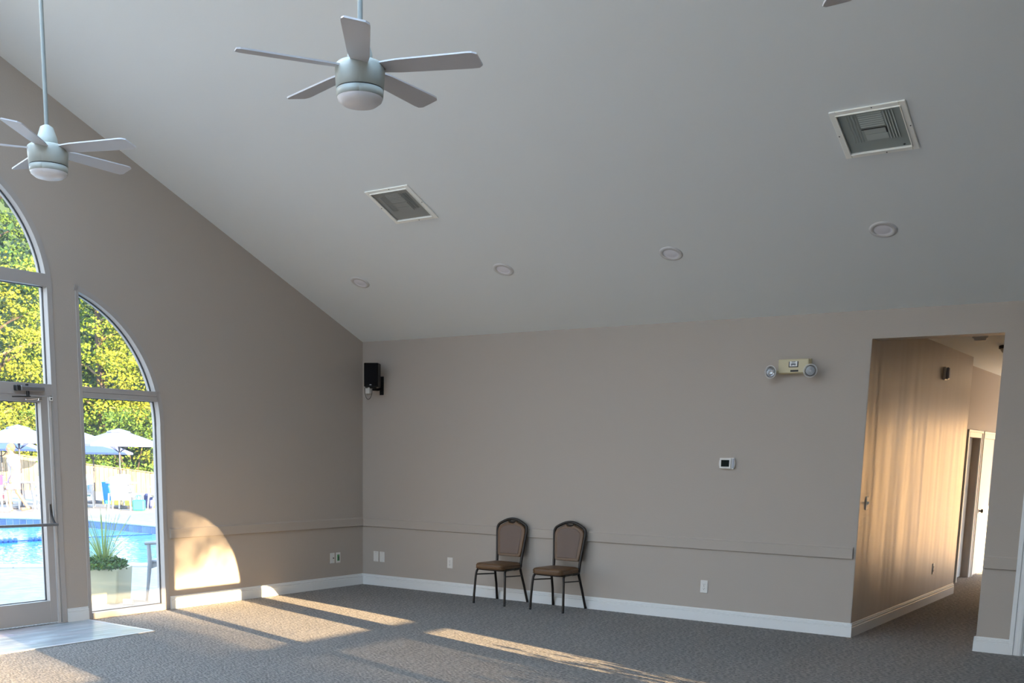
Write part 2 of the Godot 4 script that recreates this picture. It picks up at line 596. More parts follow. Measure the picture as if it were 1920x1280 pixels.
func room():
	var m := Mb.new()
	m.span(Vector3(-0.15, -0.12, -9.0), Vector3(RX + 0.15, 0, RZ + 0.15))
	struct("floor", m, mats.carpet, "grey flecked loop-pile carpet across the room and hall")
	# gable wall with its glazed openings
	var p := PackedVector2Array([Vector2(-0.15, -0.12), Vector2(-0.15, H - 0.15 * SL), Vector2(RIDGE, H + SL * RIDGE), Vector2(RZ + 0.15, H - 0.15 * SL), Vector2(RZ + 0.15, -0.12)])
	# outline continues along the floor from high z to low z, going up into every opening
	var w2 := quarter(0.0, true)
	p.append(Vector2(2 * RIDGE - WIN[0], -0.12))
	p.append_array(w2)
	p.append(Vector2(2 * RIDGE - WIN[1], -0.12))
	p.append(Vector2(2 * RIDGE - DOOR0, -0.12))
	p.append_array(arc(Vector2(RIDGE, SPRING), ARCR, 0.0, PI, 48))
	p.append(Vector2(DOOR0, -0.12))
	p.append(Vector2(WIN[1], -0.12))
	var w1 := quarter()
	w1.reverse()
	p.append_array(w1)
	p.append(Vector2(WIN[0], -0.12))
	m = Mb.new()
	m.extrude(p, -0.15, 0.0, GAB)
	struct("wall_left", m, mats.wall_paint, "greige gable wall that rises with the vaulted ceiling")
	# wall with the hall opening and a door
	m = Mb.new()
	p = PackedVector2Array([Vector2(0, -0.12), Vector2(0, H), Vector2(RX, H), Vector2(RX, -0.12), Vector2(7.74, -0.12), Vector2(7.74, 2.03), Vector2(6.85, 2.03), Vector2(6.85, -0.12), Vector2(XR, -0.12), Vector2(XR, HOP), Vector2(XL, HOP), Vector2(XL, -0.12)])
	m.extrude(p, -0.18, 0.0, BACK)
	struct("wall_back", m, mats.wall_paint, "greige wall with two chairs before it and an opening to a hall")
	# vaulted ceiling: a whole slope over the chair wall, one with skylights behind the camera
	m = Mb.new()
	p = PackedVector2Array([Vector2(-0.18, H - 0.18 * SL), Vector2(RIDGE, H + SL * RIDGE), Vector2(RIDGE, H + SL * RIDGE + 0.16), Vector2(-0.18, H - 0.18 * SL + 0.16)])
	m.extrude(p, -0.15, RX + 0.15, GAB)
	var slope := func(z0: float, z1: float, x0: float, x1: float):
		var y0 := H + SL * (RZ - z0)
		var y1 := H + SL * (RZ - z1)
		m.extrude(PackedVector2Array([Vector2(z0, y0), Vector2(z1, y1), Vector2(z1, y1 + 0.16), Vector2(z0, y0 + 0.16)]), x0, x1, GAB)
	# three raised roof lights near the ridge, their curbs deep enough to keep the low sun out
	slope.call(RIDGE, 4.98, -0.15, RX + 0.15)
	slope.call(7.25, 7.5, -0.15, RX + 0.15)
	for q in [[-0.15, 0.5], [2.2, 2.5], [4.2, 4.5], [6.2, RX + 0.15]]:
		slope.call(4.98, 7.25, q[0], q[1])
	for q in [[0.5, 2.2], [2.5, 4.2], [4.5, 6.2]]:
		for e in [[4.93, 4.98, q[0] - 0.05, q[1] + 0.05], [7.25, 7.30, q[0] - 0.05, q[1] + 0.05], [4.98, 7.25, q[0] - 0.05, q[0]], [4.98, 7.25, q[1], q[1] + 0.05]]:
			var ya: float = H + SL * (RZ - e[0]) + 0.12
			var yb: float = H + SL * (RZ - e[1]) + 0.12
			m.extrude(PackedVector2Array([Vector2(e[0], ya), Vector2(e[1], yb), Vector2(e[1], yb + 0.36), Vector2(e[0], ya + 0.36)]), e[2], e[3], GAB)
	slope.call(7.5, RZ + 0.18, -0.15, RX + 0.15)
	struct("ceiling", m, mats.ceiling_paint, "smooth off-white vaulted ceiling")
	var sw := setting("window_6")
	for q in [[0.5, 2.2], [2.5, 4.2], [4.5, 6.2]]:
		var gl2 := Mb.new()
		var y0 := H + SL * (RZ - 4.98) + 0.40
		var y1 := H + SL * (RZ - 7.25) + 0.40
		gl2.quad(Vector3(q[0], y0, 4.98), Vector3(q[1], y0, 4.98), Vector3(q[1], y1, 7.25), Vector3(q[0], y1, 7.25), Vector3.UP)
		obj("pane", gl2, mats.glass, sw)
	# wall behind the camera with wide windows
	m = Mb.new()
	p = PackedVector2Array([Vector2(-0.15, -0.12), Vector2(-0.15, H + 0.02), Vector2(RX + 0.15, H + 0.02), Vector2(RX + 0.15, -0.12), Vector2(5.2, -0.12), Vector2(5.2, 2.4), Vector2(0.8, 2.4), Vector2(0.8, -0.12)])
	m.extrude(p, RZ, RZ + 0.15, BACK)
	struct("wall_front", m, mats.wall_paint)
	var w := setting("window_4")
	for k in 4:
		var fr := Mb.new()
		var x0 := 0.8 + 4.4 * k / 4.0
		fr.span(Vector3(x0, 0, RZ + 0.03), Vector3(x0 + 0.05, 2.4, RZ + 0.12))
		fr.span(Vector3(x0 + 4.4 / 4.0 - 0.05, 0, RZ + 0.03), Vector3(x0 + 4.4 / 4.0, 2.4, RZ + 0.12))
		fr.span(Vector3(x0, 0, RZ + 0.03), Vector3(x0 + 4.4 / 4.0, 0.06, RZ + 0.12))
		fr.span(Vector3(x0, 2.34, RZ + 0.03), Vector3(x0 + 4.4 / 4.0, 2.4, RZ + 0.12))
		obj("sash", fr, mats.frame_paint, w)
		var gl := Mb.new()
		gl.span(Vector3(x0 + 0.05, 0.06, RZ + 0.07), Vector3(x0 + 4.4 / 4.0 - 0.05, 2.34, RZ + 0.074))
		obj("pane", gl, mats.glass, w)
	# baseboards
	var bp := base_profile()
	m = Mb.new()
	m.run(bp, Vector3(0, 0, 0), Vector3(0, 0, WIN[0] - 0.012), Vector3(1, 0, 0))
	m.run(bp, Vector3(0, 0, WIN[1] + 0.004), Vector3(0, 0, DOOR0 - 0.004), Vector3(1, 0, 0))
	m.run(bp, Vector3(0, 0, 2 * RIDGE - WIN[0]), Vector3(0, 0, RZ), Vector3(1, 0, 0))
	struct("baseboard_left", m, mats.trim_white, "white moulded baseboard along the gable wall")
	m = Mb.new()
	m.run(bp, Vector3(0, 0, 0), Vector3(XL + 0.015, 0, 0), Vector3(0, 0, 1))
	m.run(bp, Vector3(XL, 0, 0.015), Vector3(XL, 0, -3.95), Vector3(1, 0, 0))
	m.run(bp, Vector3(XR - 0.015, 0, 0), Vector3(6.756, 0, 0), Vector3(0, 0, 1))
	m.run(bp, Vector3(XR, 0, 0.015), Vector3(XR, 0, -0.18), Vector3(-1, 0, 0))
	struct("baseboard_back", m, mats.trim_white, "white moulded baseboard along the chair wall and into the hall")
	# flat chair rail, painted like the wall
	var rp := rail_profile()
	m = Mb.new()
	m.run(rp, Vector3(0, 0, 0), Vector3(0, 0, WIN[0] - 0.03), Vector3(1, 0, 0))
	struct("trim_1", m, mats.wall_paint, "flat chair rail on the gable wall, painted like the wall")
	m = Mb.new()
	m.run(rp, Vector3(0, 0, 0), Vector3(XL - 0.022, 0, 0), Vector3(0, 0, 1))
	struct("trim_2", m, mats.wall_paint, "flat chair rail behind the two chairs, painted like the wall")
	m = Mb.new()
	m.run(rp, Vector3(XR + 0.012, 0, 0), Vector3(6.756, 0, 0), Vector3(0, 0, 1))
	struct("trim_3", m, mats.wall_paint, "short chair rail between the hall opening and the white door")
	# entry floor of pale vinyl planks with a metal edge
	var ef := setting("floor_entry", "pale blue-grey vinyl plank floor inside the glass doors")
	var base := Mb.new()
	base.span(Vector3(0, -0.01, 3.64), Vector3(0.925, 0.002, 6.10))
	obj("underlay", base, mats.slot_dark, ef)
	var wdt := 0.905 / 6.0
	for r in 6:
		var z0 := 3.655
		var first := true
		while z0 < 6.08:
			var ln: float = 1.22 if not first else 0.35 + 0.85 * fmod(r * 0.37 + 0.2, 1.0)
			first = false
			var z1 := minf(z0 + ln, 6.08)
			var pl := Mb.new()
			pl.box(Vector3(0.004 + wdt * (r + 0.5), 0.003, (z0 + z1) / 2), Vector3(wdt - 0.0015, 0.006, z1 - z0 - 0.0015), Basis.IDENTITY, 0.001)
			obj("plank", pl, mats["plank_%d" % ((r * 2 + int(z0 * 3)) % 4)], ef)
			z0 = z1
	var ed := Mb.new()
	ed.span(Vector3(0.015, 0, 3.638), Vector3(0.93, 0.009, 3.658), 0.003)
	ed.span(Vector3(0.908, 0, 3.638), Vector3(0.93, 0.009, 6.1), 0.003)
	obj("edge_strip", ed, mats.frame_white, ef)
	# white door at the end of the chair wall
	var d := setting("door_2", "white door with white casing beside the hall opening")
	m = Mb.new()
	var cas := PackedVector2Array([Vector2(0, 0), Vector2(0.018, 0), Vector2(0.018, 1), Vector2(0, 1)])
	for s in [[6.756, 6.850], [7.74, 7.834]]:
		m.span(Vector3(s[0], 0, 0), Vector3(s[1], 2.12, 0.012), 0.002)
		m.span(Vector3(s[0], 0, 0.012), Vector3(s[0] + 0.034, 2.12, 0.019), 0.003)
		m.span(Vector3(s[0] + 0.062, 0, 0.012), Vector3(s[1] - 0.008, 2.12, 0.017), 0.002)
	m.span(Vector3(6.756, 2.03, 0), Vector3(7.834, 2.12, 0.014), 0.002)
	obj("casing", m, mats.trim_white, d)
	m = Mb.new()
	m.span(Vector3(6.85, 0, -0.18), Vector3(6.862, 2.03, 0.0))
	m.span(Vector3(7.728, 0, -0.18), Vector3(7.74, 2.03, 0.0))
	m.span(Vector3(6.85, 2.018, -0.18), Vector3(7.74, 2.03, 0.0))
	obj("jamb", m, mats.trim_white, d)
	m = Mb.new()
	m.span(Vector3(6.866, 0.018, -0.04), Vector3(7.724, 2.014, -0.002), 0.002)
	obj("door_leaf", m, mats.trim_white, d)
	for y in [0.25, 1.02, 1.80]:
		m = Mb.new()
		m.tube(PackedVector3Array([Vector3(6.864, y - 0.045, 0.006), Vector3(6.864, y + 0.045, 0.006)]), 0.007, 8)
		obj("hinge", m, mats.steel, d)
	m = Mb.new()
	m.lathe([Vector2(0, 0.06), Vector2(0.02, 0.058), Vector2(0.027, 0.045), Vector2(0.02, 0.03), Vector2(0.01, 0.025), Vector2(0.01, 0.004), Vector2(0.03, 0.003), Vector2(0.03, 0)], 20, Transform3D(Basis(Vector3.RIGHT, PI / 2), Vector3(7.66, 0.95, -0.002)))
	obj("door_knob", m, mats.steel, d)


func pane(parent: Node3D, poly: PackedVector2Array, x := -0.077):
	var g := Mb.new()
	g.extrude(poly, x, x + 0.004, GAB)
	obj("pane", g, mats.glass, parent)


func bar(parent: Node3D, called: String, z0: float, z1: float, y0: float, y1: float, xa := -0.11, xb := 0.006, mat := "frame_paint") -> MeshInstance3D:
	var m := Mb.new()
	m.span(Vector3(xa, y0, z0), Vector3(xb, y1, z1), 0.002)
	return obj(called, m, mats[mat], parent)


func gasket(parent: Node3D, z0: float, z1: float, y0: float, y1: float):
	var m := Mb.new()
	var t := 0.005
	m.span(Vector3(-0.072, y0, z0), Vector3(-0.056, y1, z0 + t))
	m.span(Vector3(-0.072, y0, z1 - t), Vector3(-0.056, y1, z1))
	m.span(Vector3(-0.072, y0, z0), Vector3(-0.056, y0 + t, z1))
	m.span(Vector3(-0.072, y1 - t, z0), Vector3(-0.056, y1, z1))
	obj("gasket", m, mats.gasket, parent)


func gable_windows():
	for fl in [false, true]:
		var w := setting("window_2" if fl else "window_1", "tall quarter-arch window beside the glass doors" if not fl else "tall quarter-arch window beyond the glass doors")
		var mz := func(z: float) -> float: return 2.0 * RIDGE - z if fl else z
		var line := quarter(0.0, fl)
		var a0 := Mb.new()
		a0.band(line, -0.046 if not fl else 0.046, -0.11, 0.006, GAB)
		obj("arched_head", a0, mats.frame_paint, w)
		var seal := Mb.new()
		seal.band(quarter(0.046, fl), -0.006 if not fl else 0.006, -0.072, -0.056, GAB)
		obj("gasket", seal, mats.gasket, w)
		var rg := func(a: float, b: float) -> Array: return [minf(mz.call(a), mz.call(b)), maxf(mz.call(a), mz.call(b))]
		var q: Array = rg.call(WIN[0], WIN[0] + 0.046)
		bar(w, "jamb", q[0], q[1], 0.0, 1.70)
		q = rg.call(WIN[1] - 0.033, WIN[1])
		bar(w, "jamb", q[0], q[1], 0.0, 2.836)
		q = rg.call(WIN[0] + 0.046, WIN[1] - 0.033)
		bar(w, "sill_rail", q[0], q[1], 0.0, 0.055)
		bar(w, "transom", q[0], q[1], 1.917, 1.9595)
		bar(w, "transom", q[0], q[1], 1.9615, 2.007)
		gasket(w, q[0], q[1], 0.055, 1.917)
		pane(w, PackedVector2Array([Vector2(q[0], 0.055), Vector2(q[1], 0.055), Vector2(q[1], 1.917), Vector2(q[0], 1.917)]))
		var top := PackedVector2Array()
		for v in quarter(0.044, fl):
			if v.y > 2.007:
				top.append(v)
		top.append(Vector2(mz.call(WIN[1] - 0.033), 2.007))
		top.insert(0, Vector2(top[0].x, 2.007))
		pane(w, top)
	# glass doors under the round arch
	var d := setting("door_1", "pair of glass doors with a push bar under an arched fanlight")
	var D1 := 2 * RIDGE - DOOR0
	var m := Mb.new()
	m.band(arc(Vector2(RIDGE, SPRING), ARCR, 0, PI, 64), 0.048, -0.11, 0.006, GAB)
	obj("arched_head", m, mats.frame_paint, d)
	m = Mb.new()
	m.band(arc(Vector2(RIDGE, SPRING), ARCR - 0.048, 0, PI, 64), 0.006, -0.072, -0.056, GAB)
	obj("gasket", m, mats.gasket, d)
	bar(d, "jamb", DOOR0, DOOR0 + 0.048, 0.0, SPRING)
	bar(d, "jamb", D1 - 0.048, D1, 0.0, SPRING)
	bar(d, "transom", DOOR0 + 0.048, D1 - 0.048, 2.788, 2.887)
	bar(d, "door_header", DOOR0 + 0.048, D1 - 0.048, 1.911, 2.007)
	gasket(d, DOOR0 + 0.048, D1 - 0.048, 2.007, 2.788)
	pane(d, PackedVector2Array([Vector2(DOOR0 + 0.048, 2.007), Vector2(D1 - 0.048, 2.007), Vector2(D1 - 0.048, 2.788), Vector2(DOOR0 + 0.048, 2.788)]))
	var fan := PackedVector2Array()
	for v in arc(Vector2(RIDGE, SPRING), ARCR - 0.046, 0, PI, 64):
		if v.y >= 2.887:
			fan.append(v)
	pane(d, fan)
	for s in [1.0, -1.0]:
		var zz := func(z: float) -> float: return RIDGE + (z - RIDGE) * s
		var b2 := func(called: String, z0: float, z1: float, y0: float, y1: float, xa := -0.09, xb := -0.004):
			bar(d, called, minf(zz.call(z0), zz.call(z1)), maxf(zz.call(z0), zz.call(z1)), y0, y1, xa, xb, "frame_paint")
		b2.call("door_stile", 3.926, 3.990, 0.02, 1.906)
		b2.call("door_stile", 4.803, 4.866, 0.02, 1.906)
		b2.call("door_rail", 3.990, 4.803, 1.856, 1.906)
		b2.call("door_rail", 3.990, 4.803, 0.02, 0.205)
		gasket(d, minf(zz.call(3.990), zz.call(4.803)), maxf(zz.call(3.990), zz.call(4.803)), 0.205, 1.856)
		pane(d, PackedVector2Array([Vector2(zz.call(3.99), 0.205), Vector2(zz.call(4.803), 0.205), Vector2(zz.call(4.803), 1.856), Vector2(zz.call(3.99), 1.856)]), -0.066)
		m = Mb.new()
		m.tube(PackedVector3Array([Vector3(0.0, 0.012, zz.call(3.907)), Vector3(0.0, 1.885, zz.call(3.907))]), 0.014, 12)
		obj("hinge_tube", m, mats.frame_paint, d)
		m = Mb.new()
		m.box(Vector3(0.006, 1.888, zz.call(3.904)), Vector3(0.03, 0.034, 0.030), Basis.IDENTITY, 0.004)
		obj("pivot_bracket", m, mats.plate_white, d)
		m = Mb.new()
		m.tube(PackedVector3Array([Vector3(0.018, 1.888, zz.call(3.907)), Vector3(0.0235, 1.888, zz.call(3.907))]), 0.007, 10)
		obj("pivot_pin", m, mats.slot_dark, d)
		# push bar on curved arms
		m = Mb.new()
		m.tube(PackedVector3Array([Vector3(0.075, 0.853, zz.call(3.935)), Vector3(0.075, 0.862, zz.call(4.84))]), 0.0125, 12)
		obj("push_bar", m, mats.steel, d)
		for e in [3.953, 4.835]:
			m = Mb.new()
			m.span(Vector3(-0.004, 0.845, zz.call(e) - 0.014), Vector3(0.006, 1.035, zz.call(e) + 0.014), 0.003)
			obj("bar_plate", m, mats.frame_paint, d)
			m = Mb.new()
			var curve := PackedVector3Array()
			for i in 9:
				var t := i / 8.0
				curve.append(Vector3(0.004 + 0.072 * t * t, 1.02 - 0.165 * sin(t * PI / 2), zz.call(e - 0.010 * t)))
			m.tube(curve, 0.009, 10)
			obj("bar_arm", m, mats.dark_steel, d)
	# door closer on the header
	var c := Mb.new()
	c.box(Vector3(0.034, 1.960, 4.088), Vector3(0.050, 0.040, 0.215), Basis(Vector3.RIGHT, 0.0), 0.008)
	obj("closer_body", c, mats.steel, d)
	c = Mb.new()
	c.box(Vector3(0.034, 1.961, 4.215), Vector3(0.052, 0.046, 0.040), Basis.IDENTITY, 0.006)
	obj("closer_cap", c, mats.dark_steel, d)
	c = Mb.new()
	c.tube(PackedVector3Array([Vector3(0.034, 1.975, 4.13), Vector3(0.034, 1.995, 4.13)]), 0.012, 12)
	c.tube(PackedVector3Array([Vector3(0.034, 1.945, 4.125), Vector3(0.034, 1.900, 4.125)]), 0.013, 12)
	obj("closer_spindle", c, mats.dark_steel, d)
	c = Mb.new()
	c.box(Vector3(0.045, 1.893, 4.19), Vector3(0.012, 0.010, 0.16), Basis(Vector3.RIGHT, 0.06), 0.002)
	obj("closer_arm", c, mats.dark_steel, d)
	c = Mb.new()
	c.box(Vector3(0.050, 1.882, 4.085), Vector3(0.014, 0.012, 0.15), Basis(Vector3.RIGHT, 0.13), 0.003)
	c.box(Vector3(0.045, 1.878, 4.030), Vector3(0.026, 0.024, 0.035), Basis.IDENTITY, 0.003)
	obj("closer_shoe", c, mats.chrome, d)


# the end wall opposite the gable: its panes let the evening sun across the room
func far_windows():
	var X := Transform3D(Basis(Vector3(0, 0, 1), Vector3(0, 1, 0), Vector3(1, 0, 0)), Vector3(RX, 0, 0))
	var m := Mb.new()
	var p := PackedVector2Array([Vector2(-0.15, -0.12), Vector2(-0.15, H), Vector2(RIDGE, H + SL * RIDGE), Vector2(RZ + 0.15, H), Vector2(RZ + 0.15, -0.12)])
	# big window A (to z 6.9), window B with a quarter arch, small arched window C
	p.append_array([Vector2(9.4, -0.12), Vector2(9.4, 2.4), Vector2(7.5, 2.4), Vector2(7.5, -0.12), Vector2(6.6, -0.12), Vector2(6.6, 2.02), Vector2(5.79, 2.02), Vector2(5.79, -0.12), Vector2(5.70, -0.12), Vector2(5.70, 2.74)])
	var q := PackedVector2Array()
	for i in 17:
		var t := PI / 2 * i / 16.0
		q.append(Vector2(5.70 - 0.84 * sin(t), 1.94 + 0.80 * cos(t)))
	q.remove_at(0)
	p.append_array(q)
	p.append_array([Vector2(4.86, -0.12), Vector2(4.60, -0.12), Vector2(4.60, 1.93)])
	for i in range(1, 13):
		var t := PI / 2 * i / 12.0
		p.append(Vector2(4.60 - 0.36 * sin(t), 1.45 + 0.48 * cos(t)))
	p.append(Vector2(4.24, -0.12))
	m.extrude(p, 0.0, 0.15, X)
	struct("wall_right", m, mats.wall_paint)
	var w := setting("window_3")
	for s in [[5.79, 6.6, 2.02], [4.86, 5.70, 2.0], [4.24, 4.60, 1.6], [7.5, 9.4, 2.49]]:
		var f := Mb.new()
		f.span(Vector3(RX + 0.03, 1.42, s[0]), Vector3(RX + 0.10, 1.482, s[1]))
		f.span(Vector3(RX + 0.03, 0.0, s[0]), Vector3(RX + 0.10, 0.06, s[1]))
		if s[2] == 2.0:
			f.span(Vector3(RX + 0.03, 1.91, s[0]), Vector3(RX + 0.10, 1.985, s[1]))
		obj("transom", f, mats.frame_paint, w)
		var g := Mb.new()
		g.span(Vector3(RX + 0.06, 0.06, s[0]), Vector3(RX + 0.064, 1.43, s[1]))
		g.span(Vector3(RX + 0.06, 1.478, s[0]), Vector3(RX + 0.064, s[2] - 0.09, s[1]))
		obj("pane", g, mats.glass, w)
		if s[2] in [2.0, 2.02]:
			g = Mb.new()
			g.span(Vector3(RX + 0.085, 0.06, s[0]), Vector3(RX + 0.086, 1.42, s[1]))
			obj("insect_screen", g, mats.insect_screen, w)


func hallway():
	var p0: PackedVector2Array
	var m := Mb.new()
	m.span(Vector3(5.25, -0.12, -3.95), Vector3(XL + 0.002, HOP, -0.004))
	m.span(Vector3(5.25, HOP, -3.95), Vector3(XL + 0.002, HOP + 0.3, -0.18))
	struct("wall_hall", m, mats.hall_paint, "long hall wall with wavy seams in warm light")
	m = Mb.new()
	p0 = PackedVector2Array([Vector2(-8.4, -0.12), Vector2(-8.4, 2.9), Vector2(-3.95, 2.9), Vector2(-3.95, -0.12), Vector2(-5.21, -0.12), Vector2(-5.21, 1.80), Vector2(-5.92, 1.80), Vector2(-5.92, -0.12)])
	m.extrude(p0, 5.20, 5.30, GAB)
	m.span(Vector3(5.05, -0.12, -8.4), Vector3(5.20, 2.9, -3.95))
	struct("wall_hall_side", m, mats.wall_paint, "cream wall with two doors at the end of the hall")
	m = Mb.new()
	m.span(Vector3(6.75, -0.12, -4.6), Vector3(6.9, 2.9, -0.18))
	m.span(Vector3(6.9, -0.12, -4.6), Vector3(7.6, 2.9, -4.45))
	struct("wall_hall_inner", m, mats.wall_paint)
	# outer wall of the hall's end with a window that the sun enters
	m = Mb.new()
	var X := Transform3D(Basis(Vector3(0, 0, 1), Vector3(0, 1, 0), Vector3(1, 0, 0)), Vector3(7.6, 0, 0))
	var p := PackedVector2Array([Vector2(-8.4, -0.12), Vector2(-8.4, 2.9), Vector2(-4.45, 2.9), Vector2(-4.45, -0.12), Vector2(-5.95, -0.12), Vector2(-5.95, 1.26), Vector2(-7.1, 1.26), Vector2(-7.1, 2.3), Vector2(-8.3, 2.3), Vector2(-8.3, -0.12)])
	m.extrude(p, 0.0, 0.12, X)
	struct("wall_hall_outer", m, mats.wall_paint)
	m = Mb.new()
	p = PackedVector2Array([Vector2(5.05, -0.12), Vector2(5.05, 2.9), Vector2(7.72, 2.9), Vector2(7.72, -0.12), Vector2(7.3, -0.12), Vector2(7.3, 2.1), Vector2(5.75, 2.1), Vector2(5.75, -0.12)])
	m.extrude(p, -8.5, -8.4, BACK)
	struct("wall_hall_end", m, mats.wall_paint)
	m = Mb.new()
	m.span(Vector3(5.05, 2.645, -8.5), Vector3(7.72, 2.78, -0.18))
	struct("ceiling_hall", m, mats.ceiling_paint, "flat white ceiling of the hall")
	var w := setting("window_5")
	m = Mb.new()
	m.span(Vector3(5.79, 0.05, -8.45), Vector3(7.26, 2.06, -8.446))
	obj("pane", m, mats.glass, w)
	m = Mb.new()
	for s in [[5.75, 5.80], [6.5, 6.56], [7.25, 7.30]]:
		m.span(Vector3(s[0], 0, -8.48), Vector3(s[1], 2.1, -8.42))
	m.span(Vector3(5.75, 0, -8.48), Vector3(7.3, 0.06, -8.42))
	m.span(Vector3(5.75, 2.05, -8.48), Vector3(7.3, 2.1, -8.42))
	obj("sash", m, mats.frame_white, w)
	# two doors in the side wall
	hall_door("door_3", -5.12, -6.01, true)
	hall_door("door_4", -6.08, -6.98, false)


func hall_door(called: String, z0: float, z1: float, recessed: bool):
	var d := setting(called, "recessed white door with dark hinges at the end of the hall" if recessed else "sunlit white door at the end of the hall")
	var x := 5.30
	var top := 1.80
	var w := 0.09
	var m := Mb.new()
	for z in [z0 - w, z1]:
		m.span(Vector3(x, 0.0, z), Vector3(x + 0.016, top + w, z + w), 0.003)
		var e := 0.06 if z == z0 - w else 0.0
		m.span(Vector3(x + 0.016, 0.0, z + e), Vector3(x + 0.024, top + w, z + e + 0.03), 0.003)
	m.span(Vector3(x, top, z1 + w), Vector3(x + 0.018, top + w, z0 - w), 0.003)
	m.span(Vector3(x + 0.018, top + 0.06, z1), Vector3(x + 0.026, top + w, z0), 0.003)
	obj("casing", m, mats.trim_white, d)
	m = Mb.new()
	var lx := x - 0.085 if recessed else x + 0.004
	m.span(Vector3(lx - 0.012, 0.012, z1 + w), Vector3(lx, top, z0 - w), 0.002)
	obj("door_leaf", m, mats.trim_white, d)
	if recessed:
		for y in [0.22, 0.92, 1.60]:
			m = Mb.new()
			m.span(Vector3(lx, y - 0.05, z0 - w - 0.075), Vector3(lx + 0.012, y + 0.05, z0 - w - 0.01), 0.002)
			obj("hinge", m, mats.bronze, d)
	else:
		m = Mb.new()
		m.lathe([Vector2(0, 0.06), Vector2(0.02, 0.058), Vector2(0.027, 0.045), Vector2(0.02, 0.03), Vector2(0.01, 0.025), Vector2(0.01, 0.004), Vector2(0.03, 0.003), Vector2(0.03, 0)], 16, Transform3D(Basis(Vector3(0, 0, 1), -PI / 2), Vector3(lx, 0.86, z0 - w - 0.07)))
		obj("door_knob", m, mats.bronze, d)


func wall_frame(o: Vector3, n: Vector3) -> Transform3D:   # local x along the wall, y up, z out of the wall
	return Transform3D(Basis(Vector3.UP.cross(n), Vector3.UP, n), o)


func plate(kind: String, label: String, at: Transform3D, group := "") -> Node3D:
	var called: String = {"duplex": "wall_outlet", "blank": "blank_wall_plate", "jack": "cable_wall_plate", "data": "data_wall_plate", "switch": "light_switch"}[kind]
	var cat: String = {"duplex": "outlet", "blank": "wall plate", "jack": "wall plate", "data": "wall plate", "switch": "switch"}[kind]
	var t := thing(called, label, cat, at, group)
	var m := Mb.new()
	m.box(Vector3(0, 0, 0.003), Vector3(0.072, 0.116, 0.006), Basis.IDENTITY, 0.0025)
	obj("cover_plate", m, mats.plate_white, t)
	match kind:
		"duplex":
			for s in [1.0, -1.0]:
				m = Mb.new()
				m.extrude(rounded(0.034, 0.029, 0.012), 0.004, 0.0085, Transform3D(Basis.IDENTITY, Vector3(0, 0.0195 * s, 0)))
				var r := obj("receptacle", m, mats.plate_white, t)
				m = Mb.new()
				for x in [-0.0065, 0.0065]:
					m.box(Vector3(x, 0.0195 * s + 0.003, 0.0086), Vector3(0.0022, 0.008, 0.001))
				m.box(Vector3(0, 0.0195 * s - 0.0075, 0.0086), Vector3(0.005, 0.005, 0.001))
				obj("slots", m, mats.slot_dark, r)
			m = Mb.new()
			m.lathe([Vector2(0, 0.0075), Vector2(0.003, 0.007), Vector2(0.0035, 0.005)], 10, Transform3D(Basis(Vector3.RIGHT, PI / 2), Vector3.ZERO))
			obj("screw", m, mats.steel, t)
		"blank":
			m = Mb.new()
			m.box(Vector3(0, 0, 0.006), Vector3(0.034, 0.068, 0.005), Basis.IDENTITY, 0.002)
			obj("insert", m, mats.beige_plastic if false else mats.plate_white, t)
			for y in [0.046, -0.046]:
				m = Mb.new()
				m.lathe([Vector2(0, 0.0075), Vector2(0.003, 0.007), Vector2(0.0035, 0.005)], 10, Transform3D(Basis(Vector3.RIGHT, PI / 2), Vector3(0, y, 0)))
				obj("screw", m, mats.steel, t)
		"jack":
			m = Mb.new()
			m.lathe([Vector2(0, 0.014), Vector2(0.006, 0.014), Vector2(0.007, 0.005)], 12, Transform3D(Basis(Vector3.RIGHT, PI / 2), Vector3(0.012, 0, 0)))
			obj("socket", m, mats.slot_dark, t)
		"data":
			m = Mb.new()
			m.box(Vector3(0, 0, 0.006), Vector3(0.036, 0.070, 0.005), Basis.IDENTITY, 0.001)
			obj("insert", m, mats.plate_green, t)
			m = Mb.new()
			m.box(Vector3(0.004, -0.006, 0.009), Vector3(0.014, 0.044, 0.004), Basis.IDENTITY, 0.001)
			obj("terminal", m, mats.slot_dark, t)
		"switch":
			m = Mb.new()
			m.box(Vector3(0, 0, 0.010), Vector3(0.010, 0.024, 0.016), Basis(Vector3.RIGHT, 0.4), 0.002)
			obj("toggle", m, mats.plate_white, t)
	return t


